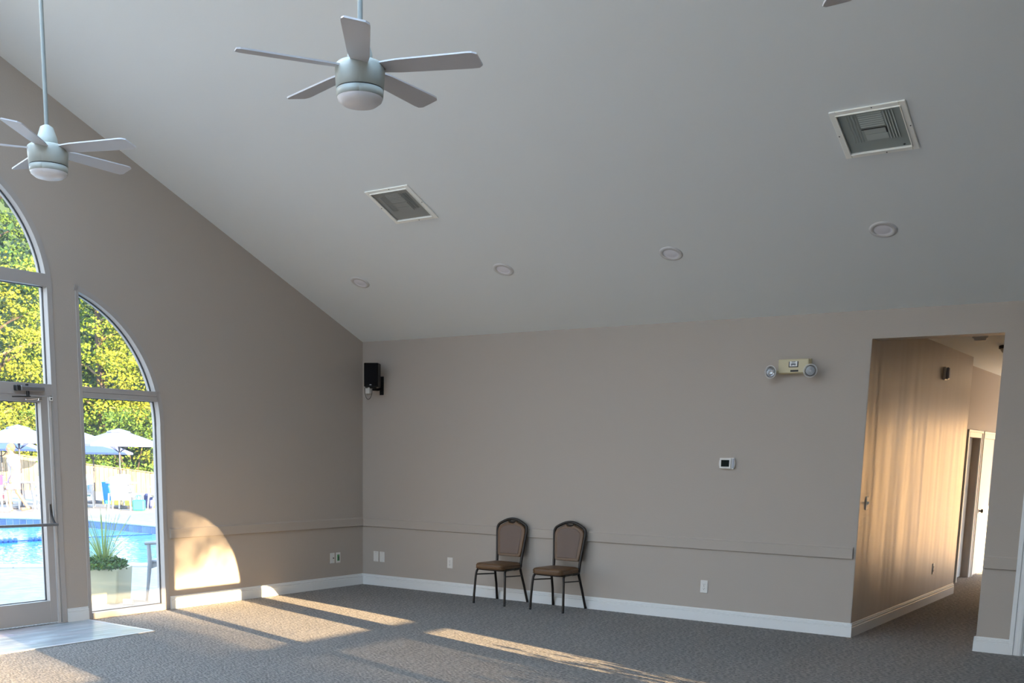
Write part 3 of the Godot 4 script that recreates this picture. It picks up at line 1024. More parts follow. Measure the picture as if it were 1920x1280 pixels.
func fixtures():
	var n := Vector3(0, 0, 1)
	var e := Vector3(1, 0, 0)
	plate("blank", "blank cream wall plate nearest the room corner, under the chair rail", wall_frame(Vector3(0.201, 0.330, 0), n))
	plate("blank", "blank cream wall plate between its twin by the corner and the outlet", wall_frame(Vector3(0.293, 0.330, 0), n))
	plate("duplex", "white duplex outlet on the wall between the corner and the first chair", wall_frame(Vector3(1.253, 0.331, 0), n))
	plate("duplex", "white duplex outlet below the thermostat, between the chairs and the hall", wall_frame(Vector3(4.182, 0.322, 0), n))
	plate("jack", "white cable plate with one black jack on the gable wall", wall_frame(Vector3(0, 0.330, 0.512), e))
	plate("data", "white plate with a green and black terminal beside the cable plate", wall_frame(Vector3(0, 0.330, 0.418), e))
	plate("duplex", "white duplex outlet in the patch of sunlight on the gable wall", wall_frame(Vector3(0, 0.335, 2.275), e))
	plate("switch", "light switch on the hall wall just inside the opening", wall_frame(Vector3(XL + 0.002, 1.133, -0.205), e))
	plate("duplex", "duplex outlet low on the hall wall near its far end", wall_frame(Vector3(XL + 0.002, 0.366, -2.88), e))

	# thermostat
	var t := thing("thermostat", "white thermostat with a dark screen on the chair wall", "thermostat", wall_frame(Vector3(4.346, 1.447, 0), n))
	var m := Mb.new()
	var body := PackedVector2Array([Vector2(-0.066, -0.047), Vector2(0.060, -0.050), Vector2(0.070, -0.036), Vector2(0.074, 0), Vector2(0.070, 0.036), Vector2(0.060, 0.050), Vector2(-0.066, 0.047), Vector2(-0.075, 0.02), Vector2(-0.077, 0), Vector2(-0.075, -0.02)])
	m.extrude(body, 0.0, 0.022)
	obj("body", m, mats.plate_white, t)
	m = Mb.new()
	m.box(Vector3(-0.013, 0, 0.026), Vector3(0.108, 0.094, 0.012), Basis.IDENTITY, 0.004)
	obj("screen_frame", m, mats.plate_white, t)
	m = Mb.new()
	m.box(Vector3(-0.013, 0.0, 0.0325), Vector3(0.076, 0.059, 0.002), Basis.IDENTITY, 0.0005)
	obj("screen", m, mats.screen, t)
	m = Mb.new()
	m.box(Vector3(0.058, 0, 0.023), Vector3(0.020, 0.085, 0.006), Basis.IDENTITY, 0.002)
	obj("button_panel", m, mats.grey_plastic, t)

	# emergency light with two clear lamp heads
	t = thing("emergency_light", "beige twin-head emergency light high on the wall beside the hall opening", "emergency light", wall_frame(Vector3(4.911, 2.272, 0), n))
	m = Mb.new()
	var pr := PackedVector2Array([Vector2(-0.137, -0.062), Vector2(0.130, -0.062), Vector2(0.134, 0.060), Vector2(-0.137, 0.060)])
	m.extrude(pr, 0.0, 0.03)
	m.box(Vector3(-0.002, 0, 0.045), Vector3(0.262, 0.116, 0.05), Basis.IDENTITY, 0.006)
	obj("body", m, mats.beige_plastic, t)
	m = Mb.new()
	m.box(Vector3(0.0, 0.014, 0.071), Vector3(0.082, 0.048, 0.003), Basis.IDENTITY, 0.001)
	obj("label_recess", m, mats.slot_dark, t)
	m = Mb.new()
	m.box(Vector3(0.0, 0.018, 0.073), Vector3(0.066, 0.042, 0.002))
	var lb := obj("paper_label", m, mats.label_white, t)
	m = Mb.new()
	for q in [[0.0, 0.034, 0.034, 0.006], [-0.002, 0.024, 0.028, 0.003], [0.0, 0.014, 0.040, 0.011], [-0.014, 0.004, 0.012, 0.004], [0.014, 0.004, 0.016, 0.003]]:
		m.box(Vector3(q[0], q[1], 0.0743), Vector3(q[2], q[3], 0.0006))
	obj("printed_lines", m, mats.label_ink, lb)
	m = Mb.new()
	m.box(Vector3(0.010, -0.040, 0.0705), Vector3(0.068, 0.015, 0.003), Basis.IDENTITY, 0.001)
	obj("test_slot", m, mats.slot_dark, t)
	for s in [-1.0, 1.0]:
		m = Mb.new()
		m.tube(PackedVector3Array([Vector3(0.115 * s, -0.040, 0.055), Vector3(0.150 * s, -0.044, 0.070)]), 0.013, 10)
		obj("swivel", m, mats.beige_plastic, t)
		var hx := -0.172 if s < 0 else 0.150
		var hd := Transform3D(Basis(Vector3(0.0 + 0.25 * s, -0.1, 1).cross(Vector3.UP).normalized(), Vector3(0.25 * s, -0.1, 1).normalized(), Vector3.RIGHT).orthonormalized(), Vector3(hx, -0.042, 0.072))
		hd.basis = Basis(Quaternion(Vector3.UP, Vector3(0.25 * s, -0.12, 1).normalized())).scaled(Vector3.ONE * 1.22)
		m = Mb.new()
		m.lathe([Vector2(0.0, 0.0), Vector2(0.016, 0.002), Vector2(0.030, 0.018), Vector2(0.036, 0.036), Vector2(0.0365, 0.037), Vector2(0.030, 0.020), Vector2(0.014, 0.006), Vector2(0.0, 0.005)], 24, hd)
		var rf := obj("reflector", m, mats.chrome, t)
		m = Mb.new()
		m.lathe([Vector2(0.0, 0.006), Vector2(0.006, 0.008), Vector2(0.007, 0.02), Vector2(0.004, 0.03), Vector2(0, 0.032)], 12, hd)
		obj("lamp", m, mats.label_white, rf)
		m = Mb.new()
		m.lathe([Vector2(0.0, -0.006), Vector2(0.022, -0.002), Vector2(0.038, 0.014), Vector2(0.043, 0.034), Vector2(0.038, 0.052), Vector2(0.022, 0.064), Vector2(0.0, 0.068)], 28, hd)
		obj("clear_lens", m, mats.clear_globe, t)
		m = Mb.new()
		m.lathe([Vector2(0.0435, 0.030), Vector2(0.0465, 0.034), Vector2(0.0435, 0.038), Vector2(0.0425, 0.034), Vector2(0.0435, 0.030)], 28, hd)
		obj("lens_rim", m, mats.label_white, t)

	# loudspeaker in the corner
	t = thing("loudspeaker", "black loudspeaker on a wall bracket in the room corner", "speaker", Transform3D(Basis.IDENTITY, Vector3(0.27, 2.13, 0)))
	var sb := Basis(Vector3.UP, 0.5)
	m = Mb.new()
	m.box(Vector3(0.045, 0.190, 0.20), Vector3(0.155, 0.252, 0.15), sb, 0.006)
	obj("cabinet", m, mats.black_plastic, t)
	m = Mb.new()
	m.box(Vector3(0.045, 0.192, 0.20) + sb * Vector3(0, 0, 0.078), Vector3(0.143, 0.236, 0.008), sb, 0.003)
	var gr := obj("grille", m, mats.black_cloth, t)
	m = Mb.new()
	m.box(Vector3(0.045, 0.084, 0.20) + sb * Vector3(-0.002, 0, 0.083), Vector3(0.020, 0.009, 0.002), sb)
	obj("badge", m, mats.steel, gr)
	m = Mb.new()
	m.box(Vector3(0.012, 0.09, 0.005), Vector3(0.055, 0.20, 0.010), Basis.IDENTITY, 0.002)
	m.tube(PackedVector3Array([Vector3(0.012, 0.06, 0.01), Vector3(0.02, 0.045, 0.08), Vector3(0.04, 0.042, 0.17)]), 0.016, 10)
	m.box(Vector3(0.045, 0.056, 0.19), Vector3(0.06, 0.012, 0.07), sb, 0.002)
	obj("bracket", m, mats.black_plastic, t)
	t = thing("power_adapter", "small white box with a looped thin cable below the loudspeaker", "adapter", Transform3D(Basis.IDENTITY, Vector3(0.106, 2.135, 0)))
	m = Mb.new()
	m.box(Vector3(0, 0.045, 0.022), Vector3(0.062, 0.088, 0.044), Basis.IDENTITY, 0.004)
	obj("body", m, mats.plate_white, t)
	m = Mb.new()
	m.box(Vector3(-0.004, 0.072, 0.05), Vector3(0.022, 0.02, 0.016), Basis.IDENTITY, 0.003)
	obj("plug", m, mats.slot_dark, t)
	m = Mb.new()
	var lp := PackedVector3Array()
	for i in 17:
		var a := lerpf(PI * 1.05, TAU + 0.1, i / 16.0)
		lp.append(Vector3(0.02 + cos(a) * 0.055, 0.045 + sin(a) * 0.105 + (0.03 if i == 0 else 0.0), 0.05))
	lp.insert(0, Vector3(-0.004, 0.085, 0.055))
	lp.append(Vector3(0.13, 0.03, 0.10))
	m.tube(lp, 0.003, 6)
	obj("cable", m, mats.slot_dark, t)

	# hall: alarm strobe, ceiling dome and smoke detector
	t = thing("alarm_strobe", "small alarm strobe high on the hall wall", "alarm", wall_frame(Vector3(XL + 0.002, 2.375, -2.62), e))
	m = Mb.new()
	m.box(Vector3(0, 0, 0.012), Vector3(0.10, 0.13, 0.024), Basis.IDENTITY, 0.006)
	obj("back_box", m, mats.plate_white, t)
	m = Mb.new()
	m.box(Vector3(0, 0.0, 0.038), Vector3(0.075, 0.12, 0.030), Basis.IDENTITY, 0.012)
	obj("strobe_lens", m, mats.grey_plastic, t)
	t = thing("dome_light", "dark-rimmed dome light on the hall ceiling", "ceiling light", Transform3D(Basis(Vector3.RIGHT, PI), Vector3(6.13, 2.645, -2.86)))
	m = Mb.new()
	m.lathe([Vector2(0, 0), Vector2(0.16, 0), Vector2(0.16, 0.025), Vector2(0.15, 0.03)], 28)
	obj("rim", m, mats.bronze, t)
	m = Mb.new()
	m.lathe([Vector2(0.148, 0.028), Vector2(0.13, 0.06), Vector2(0.08, 0.085), Vector2(0, 0.095)], 28)
	obj("bowl", m, mats.beige_plastic, t)
	t = thing("smoke_detector", "white round smoke detector on the hall ceiling behind the opening's head", "smoke detector", Transform3D(Basis(Vector3.RIGHT, PI), Vector3(5.99, 2.645, -1.82)))
	m = Mb.new()
	m.lathe([Vector2(0, 0), Vector2(0.07, 0), Vector2(0.07, 0.015), Vector2(0.055, 0.02), Vector2(0.05, 0.04), Vector2(0, 0.045)], 24)
	obj("housing", m, mats.plate_white, t)

	# recessed lights in a row along the ceiling
	var labels := ["recessed ceiling light closest to the gable wall, unlit", "recessed ceiling light above the chairs, second from the gable wall", "recessed ceiling light third from the gable wall, above the thermostat", "recessed ceiling light nearest the hall opening, below the louvred vent"]
	var xs := [0.882, 2.554, 4.170, 5.830]
	var zs := [1.038, 1.005, 0.985, 1.007]
	var first: Node3D
	for i in 4:
		if i == 0:
			first = thing("recessed_light", labels[0], "ceiling light", ceil_at(xs[0], zs[0]), "recessed lights in a row on the sloping ceiling")
			m = Mb.new()
			m.lathe([Vector2(0.062, 0.0), Vector2(0.064, 0.006), Vector2(0.080, 0.008), Vector2(0.095, 0.005), Vector2(0.097, 0.0)], 36)
			obj("trim_ring", m, mats.can_trim, first)
			m = Mb.new()
			m.lathe([Vector2(0.0, 0.0035), Vector2(0.045, 0.0035), Vector2(0.052, 0.002), Vector2(0.063, 0.005)], 36)
			obj("lens", m, mats.can_lens, first)
		else:
			copy(first, "recessed_light", labels[i], ceil_at(xs[i], zs[i]))

	# square air vents
	vent("square ceiling vent with a blurred grey grille above the chairs", ceil_at(2.185, 1.985), false)
	vent("square ceiling vent near the hall, its louvres showing behind the grille", ceil_at(6.005, 1.985), true)


func vent(label: String, at: Transform3D, clear: bool):
	var t := thing("ceiling_vent", label, "vent", at, "")
	var o := 0.228
	var k := 0.188
	var m := Mb.new()
	for s in [-1.0, 1.0]:
		m.box(Vector3((o + k) / 2 * s, 0.005, 0), Vector3(o - k, 0.010, 2 * o), Basis.IDENTITY, 0.003)
		m.box(Vector3(0, 0.005, (o + k) / 2 * s), Vector3(2 * k, 0.010, o - k), Basis.IDENTITY, 0.003)
		m.box(Vector3((k + 0.004) * s, 0.008, 0), Vector3(0.008, 0.016, 2 * k + 0.014), Basis.IDENTITY, 0.002)
		m.box(Vector3(0, 0.008, (k + 0.004) * s), Vector3(2 * k, 0.016, 0.008), Basis.IDENTITY, 0.002)
	var fr := obj("frame", m, mats.vent_white, t)
	for a in 4:
		m = Mb.new()
		var d := Vector3(cos(a * PI / 2), 0, sin(a * PI / 2)) * (o - 0.012) + Vector3(0.03, 0, 0) * (a % 2)
		m.lathe([Vector2(0, 0.0125), Vector2(0.004, 0.0115), Vector2(0.005, 0.0095)], 8, Transform3D(Basis.IDENTITY, d))
		obj("screw", m, mats.dark_steel, fr)
	m = Mb.new()
	m.box(Vector3(0, 0.001, 0), Vector3(2 * k, 0.002, 2 * k))
	obj("mesh_face", m, mk("vent_back_%s" % clear, lin(0.31, 0.35, 0.33) if clear else lin(0.29, 0.295, 0.275), 0.85), t)
	var lv := mk("vent_slat_%s" % clear, lin(0.42, 0.47, 0.45) if clear else lin(0.30, 0.305, 0.285), 0.85)
	# three-way pattern: a bank across the upper half, banks down both sides, and a plain plate
	for side in [-1.0, 1.0]:
		for i in 4:
			m = Mb.new()
			m.box(Vector3((0.085 + 0.017 * i) * side, 0.004, -0.035), Vector3(0.010, 0.003, 0.26 if clear else 0.20), Basis(Vector3(0, 0, 1), 0.5 * side), 0.0008)
			obj("louvre", m, lv, t)
	for i in 7:
		m = Mb.new()
		m.box(Vector3(0, 0.004, -0.160 + 0.019 * i), Vector3(0.145, 0.003, 0.010), Basis(Vector3.RIGHT, -0.5), 0.0008)
		obj("louvre", m, lv, t)
	m = Mb.new()
	m.box(Vector3(0.005, 0.003, 0.005), Vector3(0.135, 0.004, 0.045), Basis.IDENTITY, 0.001)
	m.box(Vector3(0.005, 0.003, 0.060), Vector3(0.135, 0.004, 0.055), Basis.IDENTITY, 0.001)
	obj("damper_plate", m, lv, t)
	m = Mb.new()
	m.box(Vector3(0.0, 0.006, -0.022), Vector3(0.150, 0.004, 0.006), Basis.IDENTITY, 0.001)
	m.box(Vector3(0.072, 0.006, 0.004), Vector3(0.008, 0.004, 0.05), Basis.IDENTITY, 0.001)
	obj("damper_lever", m, mats.dark_steel if clear else lv, t)
	if clear:
		m = Mb.new()
		m.box(Vector3(0.150, 0.013, 0.158), Vector3(0.014, 0.003, 0.012), Basis(Vector3.UP, 0.6), 0.001)
		obj("latch", m, mats.slot_dark, t)


func fan_at(label: String, x: float, phase: float, src: Node3D = null) -> Node3D:
	var at := Transform3D(Basis(Vector3.UP, -phase), Vector3(x, H + SL * RIDGE, RIDGE))
	if src:
		return copy(src, "ceiling_fan", label, at)
	var t := thing("ceiling_fan", label, "ceiling fan", at, "white five-blade fans along the ridge")
	var top := H + SL * RIDGE
	var yb := 3.396 - top          # blade plane below the ridge
	var m := Mb.new()
	m.lathe([Vector2(0, 0.02), Vector2(0.075, 0.02), Vector2(0.075, -0.05), Vector2(0.04, -0.10), Vector2(0.014, -0.11)], 28)
	obj("canopy", m, mats.fan_white, t)
	m = Mb.new()
	m.tube(PackedVector3Array([Vector3(0, -0.08, 0), Vector3(0, yb + 0.05, 0)]), 0.0135, 14)
	obj("downrod", m, mats.rod_paint, t)
	m = Mb.new()
	m.lathe([Vector2(0.014, yb + 0.15), Vector2(0.040, yb + 0.135), Vector2(0.062, yb + 0.07), Vector2(0.066, yb + 0.018), Vector2(0.0, yb + 0.018)], 28)
	obj("coupling_cover", m, mats.fan_white, t)
	m = Mb.new()
	m.lathe([Vector2(0, yb + 0.022), Vector2(0.112, yb + 0.020), Vector2(0.124, yb + 0.010), Vector2(0.126, yb - 0.002), Vector2(0.126, yb - 0.018), Vector2(0.121, yb - 0.098), Vector2(0.114, yb - 0.100), Vector2(0.0, yb - 0.100)], 40)
	obj("motor_housing", m, mats.fan_white, t)
	m = Mb.new()
	m.lathe([Vector2(0.117, yb - 0.096), Vector2(0.117, yb - 0.106)], 40)
	obj("shadow_gap", m, mats.slot_dark, t)
	m = Mb.new()
	m.lathe([Vector2(0.112, yb - 0.104), Vector2(0.120, yb - 0.105), Vector2(0.117, yb - 0.140), Vector2(0.112, yb - 0.141), Vector2(0.0, yb - 0.141)], 40)
	var kit := obj("light_kit", m, mats.fan_white, t)
	m = Mb.new()
	m.lathe([Vector2(0.115, yb - 0.141), Vector2(0.110, yb - 0.155), Vector2(0.085, yb - 0.174), Vector2(0.045, yb - 0.184), Vector2(0, yb - 0.187)], 40)
	obj("frosted_lens", m, mats.lens_white, kit)
	# blades: pitched boards that widen towards a slanted end
	for k in 5:
		var b := Basis(Vector3.UP, -TAU * k / 5.0)
		m = Mb.new()
		var p := PackedVector2Array([Vector2(0.085, -0.040), Vector2(0.20, -0.056), Vector2(0.57, -0.068), Vector2(0.607, -0.066), Vector2(0.625, -0.048), Vector2(0.617, 0.052), Vector2(0.594, 0.066), Vector2(0.57, 0.068), Vector2(0.20, 0.056), Vector2(0.085, 0.040)])
		var xf := Transform3D(b * Basis(Vector3.RIGHT, -0.20) * Basis(Vector3(1, 0, 0), Vector3(0, 0, 1), Vector3(0, -1, 0)), Vector3(0, yb, 0))
		m.extrude(p, -0.004, 0.004, xf)
		obj("blade", m, mats.blade_white, t)
	return t


func fans():
	var a := fan_at("white ceiling fan hanging in front of the ceiling above the chairs", 4.284, 0.88)
	fan_at("white ceiling fan nearest the arched gable doors, blades catching blue light", 1.588, 0.92, a)
	fan_at("white ceiling fan of which only a blade tip hangs into view above the vent", 6.83, 4.16, a)


func chair_curve(pts: Array, n := 6) -> PackedVector3Array:    # smooth line through points
	var c := Curve3D.new()
	for i in pts.size():
		var t: Vector3 = (pts[mini(i + 1, pts.size() - 1)] - pts[maxi(i - 1, 0)]) / 6.0
		c.add_point(pts[i], -t, t)
	c.bake_interval = 0.02
	return c.get_baked_points()


# front outline of the chair's back: half width by height
func crown(k: float, drop: float) -> Array:
	return [Vector2(0.148, 0.395), Vector2(0.150, 0.45), Vector2(0.160, 0.55), Vector2(0.171, 0.66), Vector2(0.178, 0.735), Vector2(0.175, 0.766), Vector2(0.160, 0.789), Vector2(0.120, 0.812), Vector2(0.075, 0.832), Vector2(0.035, 0.843), Vector2(0.0, 0.846)].map(func(v): return Vector2(maxf(v.x - k, 0.0), v.y - (drop if v.y > 0.7 else drop * (v.y - 0.395) / 0.31)))


func back_z(y: float) -> float:     # how far the back leans towards the wall
	return lerpf(-0.155, -0.218, clampf((y - 0.38) / 0.47, 0.0, 1.0))


func chairs():
	var t := thing("banquet_chair", "brown banquet chair against the wall, the one closer to the room corner", "chair", Transform3D(Basis.IDENTITY, Vector3(2.083, 0, 0.262)), "brown vinyl banquet chairs against the wall")
	var m := Mb.new()
	for s in [-1.0, 1.0]:
		m = Mb.new()
		m.tube(chair_curve([Vector3(0.188 * s, 0.006, 0.190), Vector3(0.186 * s, 0.10, 0.186), Vector3(0.178 * s, 0.27, 0.176), Vector3(0.170 * s, 0.335, 0.165), Vector3(0.164 * s, 0.352, 0.135), Vector3(0.160 * s, 0.354, 0.09)]), 0.0118, 12)
		var leg := obj("leg", m, mats.chair_metal, t)
		m = Mb.new()
		m.lathe([Vector2(0, 0), Vector2(0.0125, 0), Vector2(0.0125, 0.02), Vector2(0.011, 0.022)], 12, Transform3D(Basis.IDENTITY, Vector3(0.188 * s, 0, 0.190)))
		obj("foot_cap", m, mats.slot_dark, leg)
	for s in [-1.0, 1.0]:
		m = Mb.new()
		m.tube(PackedVector3Array([Vector3(0.189 * s, 0.004, -0.232), Vector3(0.172 * s, 0.17, -0.190), Vector3(0.158 * s, 0.352, -0.130)]), 0.0125, 12)
		var leg := obj("leg", m, mats.chair_metal, t)
		m = Mb.new()
		m.lathe([Vector2(0, 0), Vector2(0.013, 0), Vector2(0.013, 0.018), Vector2(0.0115, 0.02)], 12, Transform3D(Basis.IDENTITY, Vector3(0.189 * s, 0, -0.232)))
		obj("foot_cap", m, mats.slot_dark, leg)
		m = Mb.new()
		m.tube(PackedVector3Array([Vector3(0.176 * s, 0.295, 0.172), Vector3(0.163 * s, 0.278, -0.150)]), 0.0068, 8)
		obj("stretcher", m, mats.chair_metal, t)
	# frame: seat ring and the bent back tube in one sweep
	m = Mb.new()
	m.tube(PackedVector3Array([Vector3(-0.160, 0.354, 0.10), Vector3(-0.150, 0.354, 0.165), Vector3(-0.120, 0.354, 0.185), Vector3(0, 0.354, 0.192), Vector3(0.120, 0.354, 0.185), Vector3(0.150, 0.354, 0.165), Vector3(0.160, 0.354, 0.10), Vector3(0.158, 0.354, -0.12), Vector3(0.10, 0.354, -0.135), Vector3(-0.10, 0.354, -0.135), Vector3(-0.158, 0.354, -0.12)]), 0.010, 10, true)
	obj("seat_frame", m, mats.chair_metal, t)
	var out := [Vector3(0.158, 0.353, -0.02), Vector3(0.154, 0.354, -0.10), Vector3(0.150, 0.364, -0.145)]
	for v in crown(0.0, 0.0):
		out.append(Vector3(v.x, v.y, back_z(v.y)))
	var all := []
	for i in out.size():
		all.append(out[i] * Vector3(-1, 1, 1))
	for i in range(out.size() - 2, -1, -1):
		all.append(out[i])
	m = Mb.new()
	m.tube(chair_curve(all), 0.0138, 12)
	obj("back_frame", m, mats.chair_metal, t)
	# seat cushion with a piped edge
	m = Mb.new()
	var sp := PackedVector2Array()
	for v in rounded(0.33, 0.375, 0.05, 6):
		sp.append(Vector2(v.x * (1.0 + 0.18 * v.y), v.y))
	var seat := Transform3D(Basis(Vector3(1, 0, 0), Vector3(0, 0, 1), Vector3(0, 1, 0)), Vector3(0, 0, 0.03))
	var lay := [[0.358, 0.97], [0.366, 1.0], [0.398, 1.0], [0.410, 0.965], [0.416, 0.88], [0.420, 0.6], [0.421, 0.0]]
	m.smooth(true)
	for i in lay.size() - 1:
		for k in sp.size():
			var a: Vector2 = sp[k]
			var b: Vector2 = sp[(k + 1) % sp.size()]
			var y0: float = lay[i][0]
			var y1: float = lay[i + 1][0]
			var s0: float = lay[i][1]
			var s1: float = lay[i + 1][1]
			var ou := Vector3((a.x + b.x), 0.5 if i > 2 else 0.0, (a.y + b.y))
			m.tri(seat * Vector3(a.x * s0, a.y * s0, y0), seat * Vector3(b.x * s0, b.y * s0, y0), seat * Vector3(b.x * s1, b.y * s1, y1), ou)
			if s1 > 0.0:
				m.tri(seat * Vector3(a.x * s0, a.y * s0, y0), seat * Vector3(b.x * s1, b.y * s1, y1), seat * Vector3(a.x * s1, a.y * s1, y1), ou)
	m.smooth(false)
	var cu := obj("seat", m, mats.brown_vinyl, t)
	for yy in [0.3685, 0.392]:
		m = Mb.new()
		var ring := PackedVector3Array()
		for v in sp:
			ring.append(seat * Vector3(v.x * 1.008, v.y * 1.008, yy))
		m.tube(ring, 0.0032, 6, true)
		obj("piping", m, mats.brown_vinyl, cu)
	# back pad: vinyl border, fabric centre, hand hold notch
	var pad := back_outline(0.012, 0.020, true)
	m = Mb.new()
	curved_pad(m, pad, -0.014, 0.016)
	var bk := obj("backrest", m, mats.brown_vinyl, t)
	m = Mb.new()
	var inner := PackedVector2Array()
	var half := [Vector2(0.112, 0.494), Vector2(0.116, 0.55), Vector2(0.128, 0.66), Vector2(0.133, 0.71), Vector2(0.127, 0.742), Vector2(0.108, 0.764), Vector2(0.08, 0.778), Vector2(0.04, 0.786)]
	for v in half:
		inner.append(v)
	for i in range(half.size() - 1, -1, -1):
		inner.append(Vector2(-half[i].x, half[i].y))
	curved_pad(m, inner, 0.010, 0.0205)
	obj("fabric_panel", m, mats.mauve_fabric, bk)
	m = Mb.new()
	var nt := PackedVector3Array()
	for i in 11:
		var x := lerpf(-0.042, 0.042, i / 10.0)
		var y := 0.836 - 0.024 * sqrt(maxf(0.0, 1.0 - pow(x / 0.042, 2)))
		nt.append(Vector3(x, y, back_z(y) + 0.004))
	m.tube(nt, 0.006, 8)
	obj("hand_hold_rim", m, mats.chair_metal, bk)
	copy(t, "banquet_chair", "brown banquet chair against the wall, the one closer to the hall", Transform3D(Basis(Vector3.UP, -0.015), Vector3(2.765, 0, 0.262)))


func back_outline(k: float, drop: float, notch: bool) -> PackedVector2Array:
	var half := []
	for v in crown(k, drop):
		half.append(v)
	half[0].y = 0.468
	half[1].y = 0.482
	half[0].x -= 0.012
	var p := PackedVector2Array()
	for i in half.size() - 1:
		p.append(half[i])
	if notch:
		p.remove_at(p.size() - 1)
		for i in 9:
			var x := lerpf(0.046, -0.046, i / 8.0)
			p.append(Vector2(x, 0.824 - 0.022 * sqrt(maxf(0.0, 1.0 - pow(x / 0.046, 2)))))
		for i in range(half.size() - 3, -1, -1):
			p.append(Vector2(-half[i].x, half[i].y))
	else:
		p.append(Vector2(0, half[half.size() - 1].y))
		for i in range(half.size() - 2, -1, -1):
			p.append(Vector2(-half[i].x, half[i].y))
	return p


# a pad that follows the lean of the back, with a pillowed rim
func curved_pad(m: Mb, p: PackedVector2Array, a: float, b: float):
	var c := Vector2(0, 0.65)
	var at := func(v: Vector2, w: float) -> Vector3: return Vector3(v.x, v.y, back_z(v.y) + w)
	var idx := Geometry2D.triangulate_polygon(p)
	var shrink := func(v: Vector2, d: float) -> Vector2: return v + (c - v).normalized() * d
	var pin := PackedVector2Array()
	for v in p:
		pin.append(shrink.call(v, 0.006))
	for i in range(0, idx.size(), 3):
		m.tri(at.call(pin[idx[i]], b), at.call(pin[idx[i + 1]], b), at.call(pin[idx[i + 2]], b), Vector3(0, 0, 1))
		m.tri(at.call(p[idx[i]], a), at.call(p[idx[i + 1]], a), at.call(p[idx[i + 2]], a), Vector3(0, 0, -1))
	for i in p.size():
		var q := p[(i + 1) % p.size()]
		var o := (p[i] + q) / 2.0 - c
		m.quad(at.call(p[i], a), at.call(q, a), at.call(q, b - 0.005), at.call(p[i], b - 0.005), Vector3(o.x, o.y, 0))
		m.quad(at.call(p[i], b - 0.005), at.call(q, b - 0.005), at.call(pin[(i + 1) % p.size()], b), at.call(pin[i], b), Vector3(o.x, o.y, 0.2))


const GY := -0.1        # level of the pool deck

func ring_ground(m: Mb, inner: PackedVector2Array, outer: PackedVector2Array, y: float):
	for i in inner.size():
		var j := (i + 1) % inner.size()
		m.quad(Vector3(inner[i].x, y, inner[i].y), Vector3(inner[j].x, y, inner[j].y), Vector3(outer[j].x, y, outer[j].y), Vector3(outer[i].x, y, outer[i].y), Vector3.UP)


